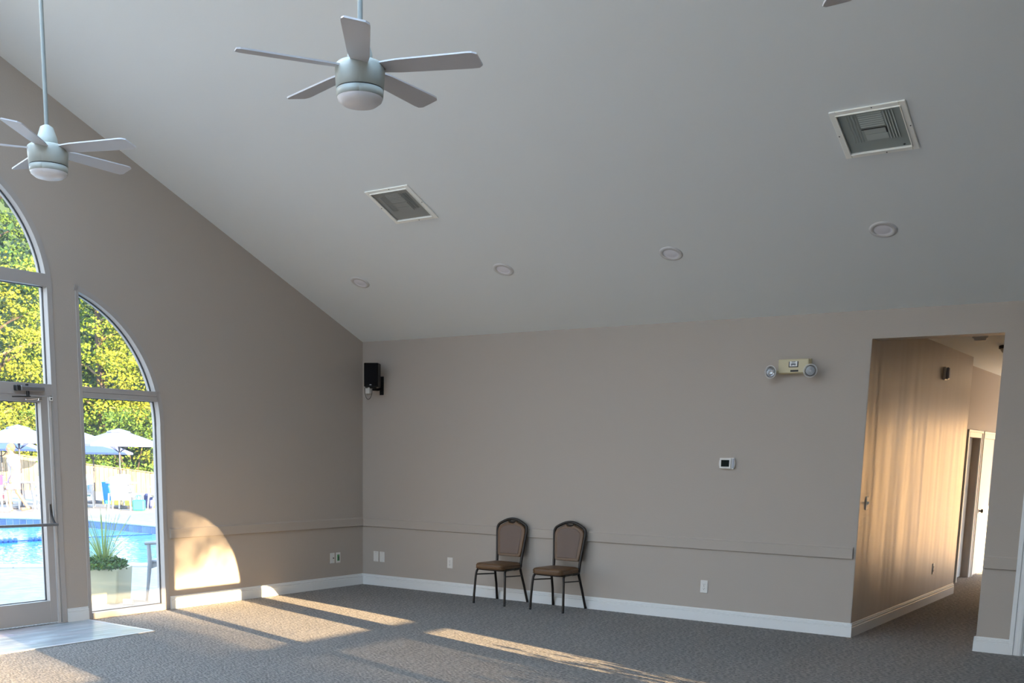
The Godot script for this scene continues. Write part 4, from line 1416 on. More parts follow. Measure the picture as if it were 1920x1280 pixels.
func outside():
	# pool: water edge polygon on the deck (x, z)
	var pool := PackedVector2Array([Vector2(-8.5, 4.9), Vector2(-5.35, 1.05), Vector2(-4.05, -0.55), Vector2(-3.0, -1.9), Vector2(-3.0, -5.20), Vector2(-10.3, -5.25), Vector2(-13.0, -5.36), Vector2(-14.9, -4.37), Vector2(-17.6, -2.9), Vector2(-17.6, 4.9)])
	var outer := PackedVector2Array([Vector2(-8.5, 30), Vector2(-0.16, 30), Vector2(-0.16, -0.55), Vector2(-0.16, -14), Vector2(-3.0, -16), Vector2(-10.3, -17), Vector2(-16.2, -17), Vector2(-28, -15.5), Vector2(-38, -7), Vector2(-38, 30)])
	var m := Mb.new()
	ring_ground(m, pool, outer, GY - 0.012)
	struct("ground", m, mats.deck_stone, "pale concrete pool deck")
	m = Mb.new()
	var far := PackedVector2Array([Vector2(-8.5, 70), Vector2(-0.2, 70), Vector2(-0.2, -0.5), Vector2(-0.2, -60), Vector2(-3.0, -60), Vector2(-10.3, -60), Vector2(-30, -60), Vector2(-80, -60), Vector2(-80, -4), Vector2(-80, 70)])
	ring_ground(m, outer, far, GY - 0.16)
	struct("ground_grass", m, mats.lawn)
	m = Mb.new()
	for q in [[12.4, 95.0, -60.0, 60.0], [-0.16, 12.4, RZ + 0.16, 60.0], [-0.16, 12.4, -60.0, -8.6], [7.8, 12.4, -8.6, -0.2]]:
		m.quad(Vector3(q[0], GY - 0.05, q[2]), Vector3(q[1], GY - 0.05, q[2]), Vector3(q[1], GY - 0.05, q[3]), Vector3(q[0], GY - 0.05, q[3]), Vector3.UP)
	struct("ground_terrace", m, mats.deck_stone)
	# paving slabs close to the windows, laid proud of the base with open joints
	var pv := setting("pavement", "large pale paving slabs outside the windows")
	for i in 3:
		for k in 5:
			var x1 := -0.17 - 1.42 * i
			var z1 := 7.0 - 1.62 * k - (0.4 if i % 2 else 0.0)
			if x1 - 1.4 < -4.0 and z1 - 1.6 < 1.2:
				continue
			m = Mb.new()
			m.box(Vector3(x1 - 0.70, GY - 0.006, z1 - 0.80), Vector3(1.405, 0.014, 1.605), Basis.IDENTITY, 0.004)
			obj("slab", m, mats.deck_stone, pv)
	# pool shell, tile band, coping
	var ps := setting("pool_basin", "swimming pool with a band of blue tiles under pale coping")
	m = Mb.new()
	for i in pool.size():
		var a := pool[i]
		var b := pool[(i + 1) % pool.size()]
		var cc := Vector2(-10, -1) - (a + b) / 2.0
		m.quad(Vector3(a.x, GY - 0.02, a.y), Vector3(b.x, GY - 0.02, b.y), Vector3(b.x, GY - 1.4, b.y), Vector3(a.x, GY - 1.4, a.y), Vector3(cc.x, 0, cc.y))
	var idx := Geometry2D.triangulate_polygon(pool)
	for i in range(0, idx.size(), 3):
		m.tri(Vector3(pool[idx[i]].x, GY - 1.4, pool[idx[i]].y), Vector3(pool[idx[i + 1]].x, GY - 1.4, pool[idx[i + 1]].y), Vector3(pool[idx[i + 2]].x, GY - 1.4, pool[idx[i + 2]].y), Vector3.UP)
	obj("shell", m, mats.pool_wall, ps)
	m = Mb.new()
	for i in range(0, idx.size(), 3):
		m.tri(Vector3(pool[idx[i]].x, GY - 0.19, pool[idx[i]].y), Vector3(pool[idx[i + 1]].x, GY - 0.19, pool[idx[i + 1]].y), Vector3(pool[idx[i + 2]].x, GY - 0.19, pool[idx[i + 2]].y), Vector3.UP)
	struct("water", m, mats.pool_water, "turquoise rippled water of the pool")
	var rests := Mb.new()
	for e in pool.size():
		var a := pool[e]
		var b := pool[(e + 1) % pool.size()]
		var d := (b - a).normalized()
		var nin := Vector2(-d.y, d.x)
		if nin.dot(Vector2(-10, -1) - (a + b) / 2.0) < 0:
			nin = -nin
		var bas := Basis(Vector3(d.x, 0, d.y), Vector3.UP, Vector3(d.x, 0, d.y).cross(Vector3.UP))
		var ln := a.distance_to(b)
		var seen_edge: bool = e in [5, 6, 7]
		var n := maxi(1, int(ln / 0.62))
		for k in n:
			var c := a + d * ln * (k + 0.5) / n - nin * 0.13
			m = rests if not (seen_edge or e in [0, 1, 2]) else Mb.new()
			m.box(Vector3(c.x, GY - 0.008, c.y), Vector3(ln / n - 0.006, 0.045, 0.32), bas, 0.012)
			if m != rests:
				obj("coping_stone", m, mats.coping_stone, ps)
		if seen_edge:
			n = int(ln / 0.155)
			for k in n:
				var c := a + d * ln * (k + 0.5) / n + nin * 0.004
				m = Mb.new()
				m.box(Vector3(c.x, GY - 0.108, c.y), Vector3(ln / n - 0.010, 0.145, 0.012), bas, 0.003)
				obj("tile", m, mats["pool_tile_%d" % ((k * 7 + e) % 3)], ps)
			m = Mb.new()
			var c2 := (a + b) / 2.0 + nin * 0.002
			m.box(Vector3(c2.x, GY - 0.10, c2.y), Vector3(ln, 0.17, 0.006), bas)
			obj("grout", m, mats.coping_stone, ps)
	obj("coping_run", rests, mats.coping_stone, ps)
	# floating lane rope
	var rope := thing("lane_rope", "blue float rope lying across the pool water", "rope", Transform3D(Basis.IDENTITY, Vector3(-10.7, GY - 0.17, -2.2)))
	m = Mb.new()
	m.tube(PackedVector3Array([Vector3(0.05, 0, 1.6), Vector3(0, 0, 0), Vector3(0.15, 0, -1.6), Vector3(0.3, 0, -2.9)]), 0.012, 6)
	obj("line", m, mats.rope_blue, rope)
	for k in 26:
		var z := 1.2 - k * 0.105
		if z < 0.02 and z > -0.24:
			continue
		m = Mb.new()
		m.lathe([Vector2(0, -0.03), Vector2(0.05, -0.028), Vector2(0.06, 0), Vector2(0.05, 0.028), Vector2(0, 0.03)], 10, Transform3D(Basis(Vector3.RIGHT, PI / 2), Vector3(0.04, 0.01, z)))
		obj("float", m, mats.rope_blue, rope)
	fence()
	planter()
	lounge_things()


func fence():
	# plank fence that steps down with the ground: (x, top, z)
	var line := [Vector3(-38.21, 2.048, -7.65), Vector3(-29.90, 1.282, -13.38), Vector3(-28.75, 1.107, -14.18), Vector3(-27.26, 0.899, -15.20), Vector3(-25.12, 0.605, -16.68), Vector3(-18.21, -0.376, -21.34)]
	var f := thing("plank_fence", "long tan plank fence behind the pool deck", "fence", Transform3D(Basis.IDENTITY, Vector3(-26.5, GY, -14.5)))
	var o := Vector3(-26.5, GY, -14.5)
	var rails := Mb.new()
	for s in line.size() - 1:
		var a: Vector3 = line[s]
		var b: Vector3 = line[s + 1]
		var flat := Vector3(b.x - a.x, 0, b.z - a.z)
		var d := flat.normalized()
		var bas := Basis(d, Vector3.UP, d.cross(Vector3.UP))
		var n := int(flat.length() / 0.17)
		for k in n:
			var t := (k + 0.5) / n
			var p := a.lerp(b, t)
			var m := Mb.new()
			var top := p.y + rng.randf_range(-0.008, 0.008)
			m.box(Vector3(p.x, (top - 1.1) / 2.0 - o.y - 0.02, p.z) - Vector3(o.x, 0, o.z) + bas.z * rng.randf_range(-0.006, 0.006), Vector3(flat.length() / n - 0.012, top + 1.1, 0.02), bas, 0.004)
			obj("plank", m, mats["fence_board_%d" % rng.randi_range(0, 3)], f)
		var back := -bas.z if bas.z.dot(Vector3(8, 0, 9) - a) > 0 else bas.z
		for h in [0.12, 0.75]:
			rails.box((a + b) / 2.0 - o - Vector3(0, h, 0) + back * 0.03, Vector3(a.distance_to(b), 0.08, 0.035), Basis((b - a).normalized(), Vector3.UP, d.cross(Vector3.UP)).orthonormalized())
		var cap := Mb.new()
		cap.box((a + b) / 2.0 - o + Vector3(0, 0.015, 0), Vector3(a.distance_to(b), 0.035, 0.09), Basis((b - a).normalized(), ((b - a).cross(d.cross(Vector3.UP))).normalized() * -1.0, d.cross(Vector3.UP)).orthonormalized(), 0.004)
		obj("cap_rail", cap, mats.fence_post, f)
	obj("back_rail", rails, mats.fence_post, f)
	for t in [[1, 0.0], [3, 0.62], [4, 0.5], [0, 0.6]]:
		var p: Vector3 = line[t[0]].lerp(line[t[0] + 1], t[1])
		var m := Mb.new()
		m.box(Vector3(p.x - o.x, (p.y - 1.1) / 2.0 - o.y, p.z - o.z) + Vector3(0.03, 0, 0.03), Vector3(0.09, p.y + 1.15, 0.09), Basis(Vector3.UP, 0.6), 0.006)
		obj("post", m, mats.fence_post, f)


func planter():
	var yaw := 0.60
	var c := Vector3(-1.52, GY, 2.38)
	var pot := thing("planter", "cream square planter with a spiky plant outside the window", "planter", Transform3D(Basis(Vector3.UP, yaw), c))
	var m := Mb.new()
	var lay := [[0.0, 0.205], [0.015, 0.212], [0.34, 0.232], [0.355, 0.234], [0.362, 0.228], [0.362, 0.205], [0.33, 0.200]]
	for i in lay.size() - 1:
		var r0 := rounded(lay[i][1] * 2, lay[i][1] * 2, 0.03, 5)
		var r1 := rounded(lay[i + 1][1] * 2, lay[i + 1][1] * 2, 0.03, 5)
		m.smooth(true)
		for k in r0.size():
			var j := (k + 1) % r0.size()
			var inward := -1.0 if i >= 5 else 1.0
			var o := Vector3(r0[k].x + r0[j].x, 0.0, r0[k].y + r0[j].y) * inward + Vector3(0, 0.5 if i == 4 else 0.0, 0)
			m.quad(Vector3(r0[k].x, lay[i][0], r0[k].y), Vector3(r0[j].x, lay[i][0], r0[j].y), Vector3(r1[j].x, lay[i + 1][0], r1[j].y), Vector3(r1[k].x, lay[i + 1][0], r1[k].y), o)
		m.smooth(false)
	obj("pot", m, mats.pot_cream, pot)
	m = Mb.new()
	m.box(Vector3(0, 0.325, 0), Vector3(0.40, 0.02, 0.40))
	obj("soil", m, mats.soil, pot)
	# spiky plant: arching blades from one crown
	var sp := thing("spiky_plant", "spiky grass-like plant rising from the middle of the cream planter", "plant", Transform3D(Basis.IDENTITY, c + Vector3(0.01, 0.33, 0)))
	for k in 50:
		var az := rng.randf() * TAU
		var lean := rng.randf_range(0.3, 1.2)
		if k < 14:
			lean = rng.randf_range(0.02, 0.4)
		var ln := rng.randf_range(0.50, 0.72)
		m = Mb.new()
		var pts := []
		var dir := Vector3(cos(az), 0, sin(az))
		var side := Vector3(-sin(az), 0, cos(az))
		var pos := dir * 0.012
		var ang := lean * 0.45
		for i in 8:
			pts.append(pos)
			ang += lean * 0.10
			pos += (Vector3.UP * cos(ang) + dir * sin(ang)) * ln / 7.0
		m.smooth(true)
		for i in 7:
			var w0 := 0.0088 * (1.0 - pow(i / 7.0, 1.6))
			var w1 := 0.0088 * (1.0 - pow((i + 1) / 7.0, 1.6))
			for s in [-1.0, 1.0]:
				var keel := dir * 0.003
				m.quad(pts[i] + keel, pts[i] + side * w0 * s, pts[i + 1] + side * w1 * s, pts[i + 1] + keel, -dir + Vector3.UP * 0.3)
		m.smooth(false)
		obj("blade", m, mats["blade_leaf_%d" % rng.randi_range(0, 2)], sp)
	# low leafy filler on the sides
	var fl := thing("bushy_plant", "low bushy green plant spilling over the planter rim", "plant", Transform3D(Basis.IDENTITY, c + Vector3(0, 0.33, 0)))
	m = Mb.new()
	for k in 12:
		var a := rng.randf() * TAU
		m.tube(PackedVector3Array([Vector3(0.05 * cos(a), 0, 0.05 * sin(a)), Vector3(0.15 * cos(a), 0.06, 0.15 * sin(a)), Vector3(0.23 * cos(a), 0.05, 0.23 * sin(a))]), 0.004, 5)
	obj("stems", m, mats.leaf_herb, fl)
	var tr := []
	for k in 1700:
		var a := rng.randf() * TAU
		var r := sqrt(rng.randf()) * (0.26 + 0.09 * sin(a + 0.6))
		tr.append(leaf_at(Vector3(cos(a) * r, 0.02 + rng.randf() * 0.11 * (1.2 - r * 2.2) + 0.01, sin(a) * r), rng.randf_range(0.018, 0.034)))
	leaves("foliage", tr, mats.leaf_herb, fl)
	tr = []
	for k in 260:
		var p := Vector3(rng.randfn(0.16, 0.05), 0.035 + rng.randf() * 0.05, rng.randfn(0.13, 0.05))
		tr.append(leaf_at(p, rng.randf_range(0.014, 0.026)))
	leaves("lime_foliage", tr, mats.leaf_lime, fl)
	# small white block by the pot
	var bl := thing("white_block", "small white block on the paving at the foot of the planter", "block", Transform3D(Basis(Vector3.UP, 0.62), Vector3(-1.10, GY + 0.001, 2.40)))
	m = Mb.new()
	m.box(Vector3(0, 0.030, 0), Vector3(0.105, 0.060, 0.03), Basis.IDENTITY, 0.004)
	obj("block", m, mats.white_plastic, bl)
	# grey resin armchair half hidden by the wall
	armchair("patio_chair", "grey resin armchair half hidden at the window's edge by the planter", Transform3D(Basis(Vector3.UP, -0.946), Vector3(-1.156, GY, 1.70)), mats.resin_grey, "")


var leaf_mesh: ArrayMesh

func leaf_at(p: Vector3, s: float) -> Transform3D:
	var b := Basis.from_euler(Vector3(rng.randf_range(-1.2, 1.2), rng.randf() * TAU, rng.randf_range(-0.9, 0.9)))
	return Transform3D(b.scaled(Vector3.ONE * s), p)


func leaves(called: String, tr: Array, mat: Material, parent: Node3D):
	if leaf_mesh == null:
		var m := Mb.new()
		m.quad(Vector3(0, 0, -0.1), Vector3(0.5, 0.10, 0.45), Vector3(0, 0, 1.1), Vector3(0, 0, 0.5), Vector3.UP)
		m.quad(Vector3(0, 0, -0.1), Vector3(-0.5, 0.10, 0.45), Vector3(0, 0, 1.1), Vector3(0, 0, 0.5), Vector3.UP)
		leaf_mesh = m.mesh()
	var mm := MultiMesh.new()
	mm.transform_format = MultiMesh.TRANSFORM_3D
	mm.use_colors = true
	mm.mesh = leaf_mesh
	mm.instance_count = tr.size()
	for i in tr.size():
		mm.set_instance_transform(i, tr[i])
		var v := rng.randf_range(0.55, 1.2)
		mm.set_instance_color(i, Color(v * rng.randf_range(0.9, 1.1), v, v * rng.randf_range(0.8, 1.1)))
	var o := MultiMeshInstance3D.new()
	o.multimesh = mm
	o.material_override = mat
	o.name = called
	o.set_meta("kind", "stuff")
	parent.add_child(o, true)


# a moulded armchair facing +z
func armchair(called: String, label: String, at: Transform3D, mat: Material, group: String) -> Node3D:
	var t := thing(called, label, "chair", at, group)
	var m := Mb.new()
	for s in [-1.0, 1.0]:
		for f in [1.0, -1.0]:
			m = Mb.new()
			# tapering leg that flares out at its top
			var x: float = 0.26 * s
			var z: float = 0.24 * f
			m.tube(PackedVector3Array([Vector3(x * 1.08, 0.0, z * 1.12), Vector3(x * 1.04, 0.22, z * 1.02), Vector3(x, 0.42, z * 0.95), Vector3(x, 0.60 if f > 0 else 0.44, z * (0.98 if f > 0 else 0.9))]), [0.016, 0.023, 0.030, 0.026], 10, false, 0.8)
			obj("leg", m, mat, t)
		m = Mb.new()
		m.tube(PackedVector3Array([Vector3(0.26 * s, 0.61, 0.27), Vector3(0.27 * s, 0.625, 0.10), Vector3(0.26 * s, 0.615, -0.12), Vector3(0.235 * s, 0.60, -0.25)]), [0.020, 0.024, 0.024, 0.018], 10, false, 1.5)
		obj("armrest", m, mat, t)
	m = Mb.new()
	m.box(Vector3(0, 0.405, 0.0), Vector3(0.48, 0.03, 0.48), Basis(Vector3.RIGHT, -0.06), 0.012)
	m.box(Vector3(0, 0.37, 0.225), Vector3(0.46, 0.06, 0.025), Basis.IDENTITY, 0.008)
	obj("seat", m, mat, t)
	m = Mb.new()
	for k in 5:
		var x := -0.18 + 0.09 * k
		m.box(Vector3(x, 0.62, -0.275), Vector3(0.06, 0.42, 0.02), Basis(Vector3.RIGHT, -0.17), 0.006)
	m.box(Vector3(0, 0.835, -0.315), Vector3(0.46, 0.07, 0.026), Basis(Vector3.RIGHT, -0.17), 0.012)
	m.box(Vector3(0, 0.44, -0.245), Vector3(0.46, 0.05, 0.026), Basis(Vector3.RIGHT, -0.17), 0.01)
	obj("backrest", m, mat, t)
	return t


func towel(label: String, at: Transform3D, mat: Material):      # draped over a chair back: a folded cloth, local y up from the ground
	var m := Mb.new()
	m.smooth(true)
	var prof := [Vector2(0.05, 0.42), Vector2(0.045, 0.62), Vector2(0.03, 0.80), Vector2(0.0, 0.885), Vector2(-0.05, 0.88), Vector2(-0.075, 0.80), Vector2(-0.08, 0.55), Vector2(-0.085, 0.28)]
	for i in prof.size() - 1:
		for k in 8:
			var p := []
			for q in [[i, k], [i, k + 1], [i + 1, k + 1], [i + 1, k]]:
				var x: float = -0.19 + 0.38 * q[1] / 8.0
				var v: Vector2 = prof[q[0]]
				var wv := 0.012 * sin(x * 40.0 + q[0]) * (0.3 if q[0] in [3, 4] else 1.0)
				x *= 1.0 - 0.25 * maxf(0.0, 0.6 - v.y)
				p.append(Vector3(x, v.y, v.x + wv - 0.315))
			var n: Vector2 = prof[i + 1] - prof[i]
			m.quad(p[0], p[1], p[2], p[3], Vector3(0, n.x * -1.0 if false else 0.2, 1.0 if i < 3 else -1.0))
			for z in 4:
				p[z] += Vector3(0, -0.006, -0.006 if i < 3 else 0.006)
			m.quad(p[0], p[1], p[2], p[3], Vector3(0, -0.2, -1.0 if i < 3 else 1.0))
	m.smooth(false)
	var o := obj("towel", m, mat)
	o.transform = at
	tag(o, label, "towel", "")


func umbrella(label: String, p: Vector3, h: float, r: float, turn: float):
	var t := thing("patio_umbrella", label, "umbrella", Transform3D(Basis(Vector3.UP, turn), p), "blue umbrellas on the pool deck")
	var m := Mb.new()
	var n := 8
	var prof := [Vector2(0.02, h), Vector2(0.22 * r, h - 0.07), Vector2(0.6 * r, h - 0.22), Vector2(r, h - 0.40)]
	for k in n:
		var a0 := TAU * k / n
		var a1 := TAU * (k + 1) / n
		for i in prof.size() - 1:
			var q := []
			for e in [[prof[i], a0], [prof[i], a1], [prof[i + 1], a1], [prof[i + 1], a0]]:
				q.append(Vector3(cos(e[1]) * e[0].x, e[0].y, sin(e[1]) * e[0].x))
			var am := (a0 + a1) / 2.0
			var o := Vector3(cos(am) * 0.4, 1, sin(am) * 0.4)
			m.quad(q[0], q[1], q[2], q[3], o)
			for z in 4:
				q[z] += Vector3(0, -0.008, 0)
			m.quad(q[0], q[1], q[2], q[3], -o)
		# valance
		var b0 := Vector3(cos(a0) * r, h - 0.40, sin(a0) * r)
		var b1 := Vector3(cos(a1) * r, h - 0.40, sin(a1) * r)
		m.quad(b0, b1, b1 * 1.005 + Vector3(0, -0.06, 0), b0 * 1.005 + Vector3(0, -0.06, 0), b0 + b1)
	var can := obj("canopy", m, mats.canopy_cloth, t)
	m = Mb.new()
	m.lathe([Vector2(0, h + 0.03), Vector2(0.25 * r, h - 0.045), Vector2(0.27 * r, h - 0.075)], 8, Transform3D.IDENTITY, false)
	obj("vent_cap", m, mats.canopy_cloth, can)
	m = Mb.new()
	for k in n:
		var a := TAU * k / n
		m.tube(PackedVector3Array([Vector3(0, h - 0.02, 0), Vector3(cos(a) * r * 0.6, h - 0.235, sin(a) * r * 0.6), Vector3(cos(a) * r, h - 0.415, sin(a) * r)]), 0.008, 5)
		m.tube(PackedVector3Array([Vector3(0, h - 0.62, 0), Vector3(cos(a) * r * 0.5, h - 0.20, sin(a) * r * 0.5)]), 0.007, 5)
	obj("ribs", m, mats.pole_metal, t)
	m = Mb.new()
	m.tube(PackedVector3Array([Vector3(0, 0.02, 0), Vector3(0, h - 0.01, 0)]), 0.021, 10)
	obj("pole", m, mats.pole_metal, t)
	m = Mb.new()
	m.box(Vector3(0.03, 0.98, 0.02), Vector3(0.07, 0.10, 0.06), Basis.IDENTITY, 0.01)
	obj("crank", m, mats.pole_metal, t)
	m = Mb.new()
	m.lathe([Vector2(0, 0.08), Vector2(0.05, 0.08), Vector2(0.22, 0.05), Vector2(0.24, 0.0), Vector2(0, 0.0)], 20)
	obj("base", m, mats.pole_metal, t)


func patio_table(label: String, p: Vector3, r: float):
	var t := thing("patio_table", label, "table", Transform3D(Basis.IDENTITY, p), "white round tables on the pool deck")
	var m := Mb.new()
	m.lathe([Vector2(0, 0.70), Vector2(r, 0.70), Vector2(r + 0.01, 0.685), Vector2(r, 0.665), Vector2(r - 0.03, 0.66), Vector2(0, 0.66)], 28)
	obj("tabletop", m, mats.white_plastic, t)
	for k in 4:
		var a := PI / 4 + PI / 2 * k
		m = Mb.new()
		m.tube(PackedVector3Array([Vector3(cos(a) * r * 0.55, 0.66, sin(a) * r * 0.55), Vector3(cos(a) * r * 0.8, 0, sin(a) * r * 0.8)]), 0.02, 8)
		obj("leg", m, mats.white_plastic, t)


func lounge_things():
	umbrella("pale blue umbrella over the walking man by the pool", Vector3(-17.88, GY, -6.78), 2.14, 1.12, 0.1)
	umbrella("pale blue umbrella over the round table seen through the narrow window", Vector3(-16.63, GY, -8.94), 2.10, 1.18, 0.3)
	umbrella("umbrella partly hidden by the window frame, behind the round table's umbrella", Vector3(-23.1, GY, -11.4), 2.30, 1.35, 0.0)
	umbrella("low umbrella showing its blue underside behind the round table's umbrella", Vector3(-19.46, GY, -10.1), 1.876, 1.2, 0.5)
	umbrella("umbrella showing a blue underside behind the walking man's umbrella", Vector3(-20.46, GY, -7.81), 1.937, 1.2, 0.2)
	patio_table("white round table between two chairs under the umbrella", Vector3(-16.63, GY, -8.94), 0.46)
	patio_table("white round table behind the walking man", Vector3(-17.88, GY, -6.78), 0.40)
	var g := "white armchairs on the pool deck"
	armchair("deck_chair", "white armchair at the narrow window's edge, facing the round table", Transform3D(Basis(Vector3.UP, 0.9), Vector3(-17.60, GY, -8.42)), mats.white_plastic, g)
	armchair("deck_chair", "white armchair beside the green bag, its back to the pool", Transform3D(Basis(Vector3.UP, -2.4), Vector3(-15.75, GY, -8.30)), mats.white_plastic, g)
	armchair("deck_chair", "white armchair behind the round table, by the fence", Transform3D(Basis(Vector3.UP, 0.5), Vector3(-17.3, GY, -9.35)), mats.white_plastic, g)
	armchair("deck_chair", "white armchair with an aqua towel at the far side of the narrow window", Transform3D(Basis(Vector3.UP, -0.9), Vector3(-15.25, GY, -9.15)), mats.white_plastic, g)
	armchair("deck_chair", "white armchair right behind the walking man, by the parked wheel", Transform3D(Basis(Vector3.UP, -2.3), Vector3(-16.45, GY, -6.62)), mats.white_plastic, g)
	armchair("deck_chair", "white armchair in front of the walking man at the door's edge", Transform3D(Basis(Vector3.UP, 0.8), Vector3(-17.5, GY, -5.75)), mats.white_plastic, g)
	armchair("deck_chair", "white armchair with a blue towel close to the door frame", Transform3D(Basis(Vector3.UP, 0.4), Vector3(-17.25, GY, -7.45)), mats.white_plastic, g)
	towel("pale blue towel over the chair back by the fence", Transform3D(Basis(Vector3.UP, 0.5), Vector3(-17.3, GY, -9.35)), mats.towel_pale)
	towel("pale blue towel over the chair at the narrow window's edge", Transform3D(Basis(Vector3.UP, 0.9), Vector3(-17.60, GY, -8.42)), mats.towel_pale)
	towel("aqua towel over the chair back at the far side of the window", Transform3D(Basis(Vector3.UP, -0.9), Vector3(-15.25, GY, -9.15)), mats.towel_aqua)
	towel("white towel over the chair back beside the green bag", Transform3D(Basis(Vector3.UP, -2.4), Vector3(-15.75, GY, -8.30)), mats.white_plastic)
	towel("blue towel over the chair back close to the door frame", Transform3D(Basis(Vector3.UP, 0.4), Vector3(-17.25, GY, -7.45)), mats.towel_blue)
	towel("white towel over the chair behind the walking man", Transform3D(Basis(Vector3.UP, -2.3), Vector3(-16.45, GY, -6.62)), mats.white_plastic)
	towel("pink towel over the chair in front of the walking man", Transform3D(Basis(Vector3.UP, 0.8), Vector3(-17.5, GY, -5.75)), mats.towel_pink)
	# a towel hanging from the table edge
	var m := Mb.new()
	for k in 6:
		var x0 := -0.15 + 0.05 * k
		m.quad(Vector3(x0, 0.70, 0.008 * sin(k * 2.0)), Vector3(x0 + 0.05, 0.70, 0.008 * sin(k * 2.0 + 2.0)), Vector3((x0 + 0.05) * 0.55, 0.12, 0.03 + 0.02 * sin(k * 2.0 + 2.0)), Vector3(x0 * 0.55, 0.12, 0.03 + 0.02 * sin(k * 2.0)), Vector3(0, 0, 1))
		m.quad(Vector3(x0, 0.70, -0.008), Vector3(x0 + 0.05, 0.70, -0.008), Vector3((x0 + 0.05) * 0.55, 0.12, 0.015), Vector3(x0 * 0.55, 0.12, 0.015), Vector3(0, 0, -1))
	m.box(Vector3(0, 0.706, -0.07), Vector3(0.30, 0.012, 0.16), Basis.IDENTITY, 0.004)
	var o := obj("towel", m, mats.towel_blue)
	o.transform = Transform3D(Basis(Vector3.UP, 0.6), Vector3(-16.62, GY, -8.50))
	tag(o, "blue towel hanging down from the edge of the round table", "towel")
	# bags and other small things
	var b := thing("tote_bag", "green tote bag under the chair by the pool edge", "bag", Transform3D(Basis(Vector3.UP, 0.6), Vector3(-15.35, GY, -8.55)))
	m = Mb.new()
	m.box(Vector3(0, 0.14, 0), Vector3(0.30, 0.28, 0.18), Basis.IDENTITY, 0.03)
	obj("body", m, mats.bag_green, b)
	for s in [-1.0, 1.0]:
		m = Mb.new()
		m.tube(chair_curve([Vector3(-0.08, 0.27, 0.08 * s), Vector3(-0.05, 0.38, 0.06 * s), Vector3(0.05, 0.38, 0.06 * s), Vector3(0.08, 0.27, 0.08 * s)]), 0.010, 6)
		obj("handle", m, mats.bag_green, b)
	b = thing("backpack", "navy backpack on the deck behind the table", "bag", Transform3D(Basis(Vector3.UP, 0.4), Vector3(-16.1, GY, -9.45)))
	m = Mb.new()
	m.box(Vector3(0, 0.20, 0), Vector3(0.28, 0.40, 0.18), Basis.IDENTITY, 0.06)
	obj("body", m, mats.bag_navy, b)
	m = Mb.new()
	m.box(Vector3(0, 0.14, 0.10), Vector3(0.22, 0.20, 0.06), Basis.IDENTITY, 0.025)
	obj("pocket", m, mats.bag_navy, b)
	b = thing("cart_wheel", "dark spoked wheel beside the chair behind the walking man", "wheel", Transform3D(Basis(Vector3.UP, 0.63), Vector3(-16.95, GY, -7.0)))
	m = Mb.new()
	var rg := PackedVector3Array()
	for i in 24:
		rg.append(Vector3(cos(TAU * i / 24) * 0.17, 0.19 + sin(TAU * i / 24) * 0.17, 0))
	m.tube(rg, 0.02, 8, true)
	obj("tyre", m, mats.tyre, b)
	m = Mb.new()
	for i in 8:
		m.tube(PackedVector3Array([Vector3(0, 0.19, 0), Vector3(cos(TAU * i / 8) * 0.16, 0.19 + sin(TAU * i / 8) * 0.16, 0)]), 0.006, 5)
	obj("spokes", m, mats.steel, b)
	b = thing("pool_float", "pink float lying on the deck by the door's edge", "float", Transform3D(Basis(Vector3.UP, 0.8), Vector3(-16.9, GY, -5.55)))
	m = Mb.new()
	m.box(Vector3(0, 0.05, 0), Vector3(0.55, 0.10, 0.28), Basis.IDENTITY, 0.04)
	obj("slab", m, mats.towel_pink, b)
	m = Mb.new()
	m.span(Vector3(-18.6, GY - 0.02, -9.02), Vector3(-12.5, GY + 0.14, -8.92), 0.02)
	var kb := obj("parking_kerb", m, mats.kerb_yellow)
	kb.position = Vector3(-0.2, 0, -0.95)
	kb.rotation.y = 0.0
	tag(kb, "yellow painted kerb along the deck behind the tables", "kerb")


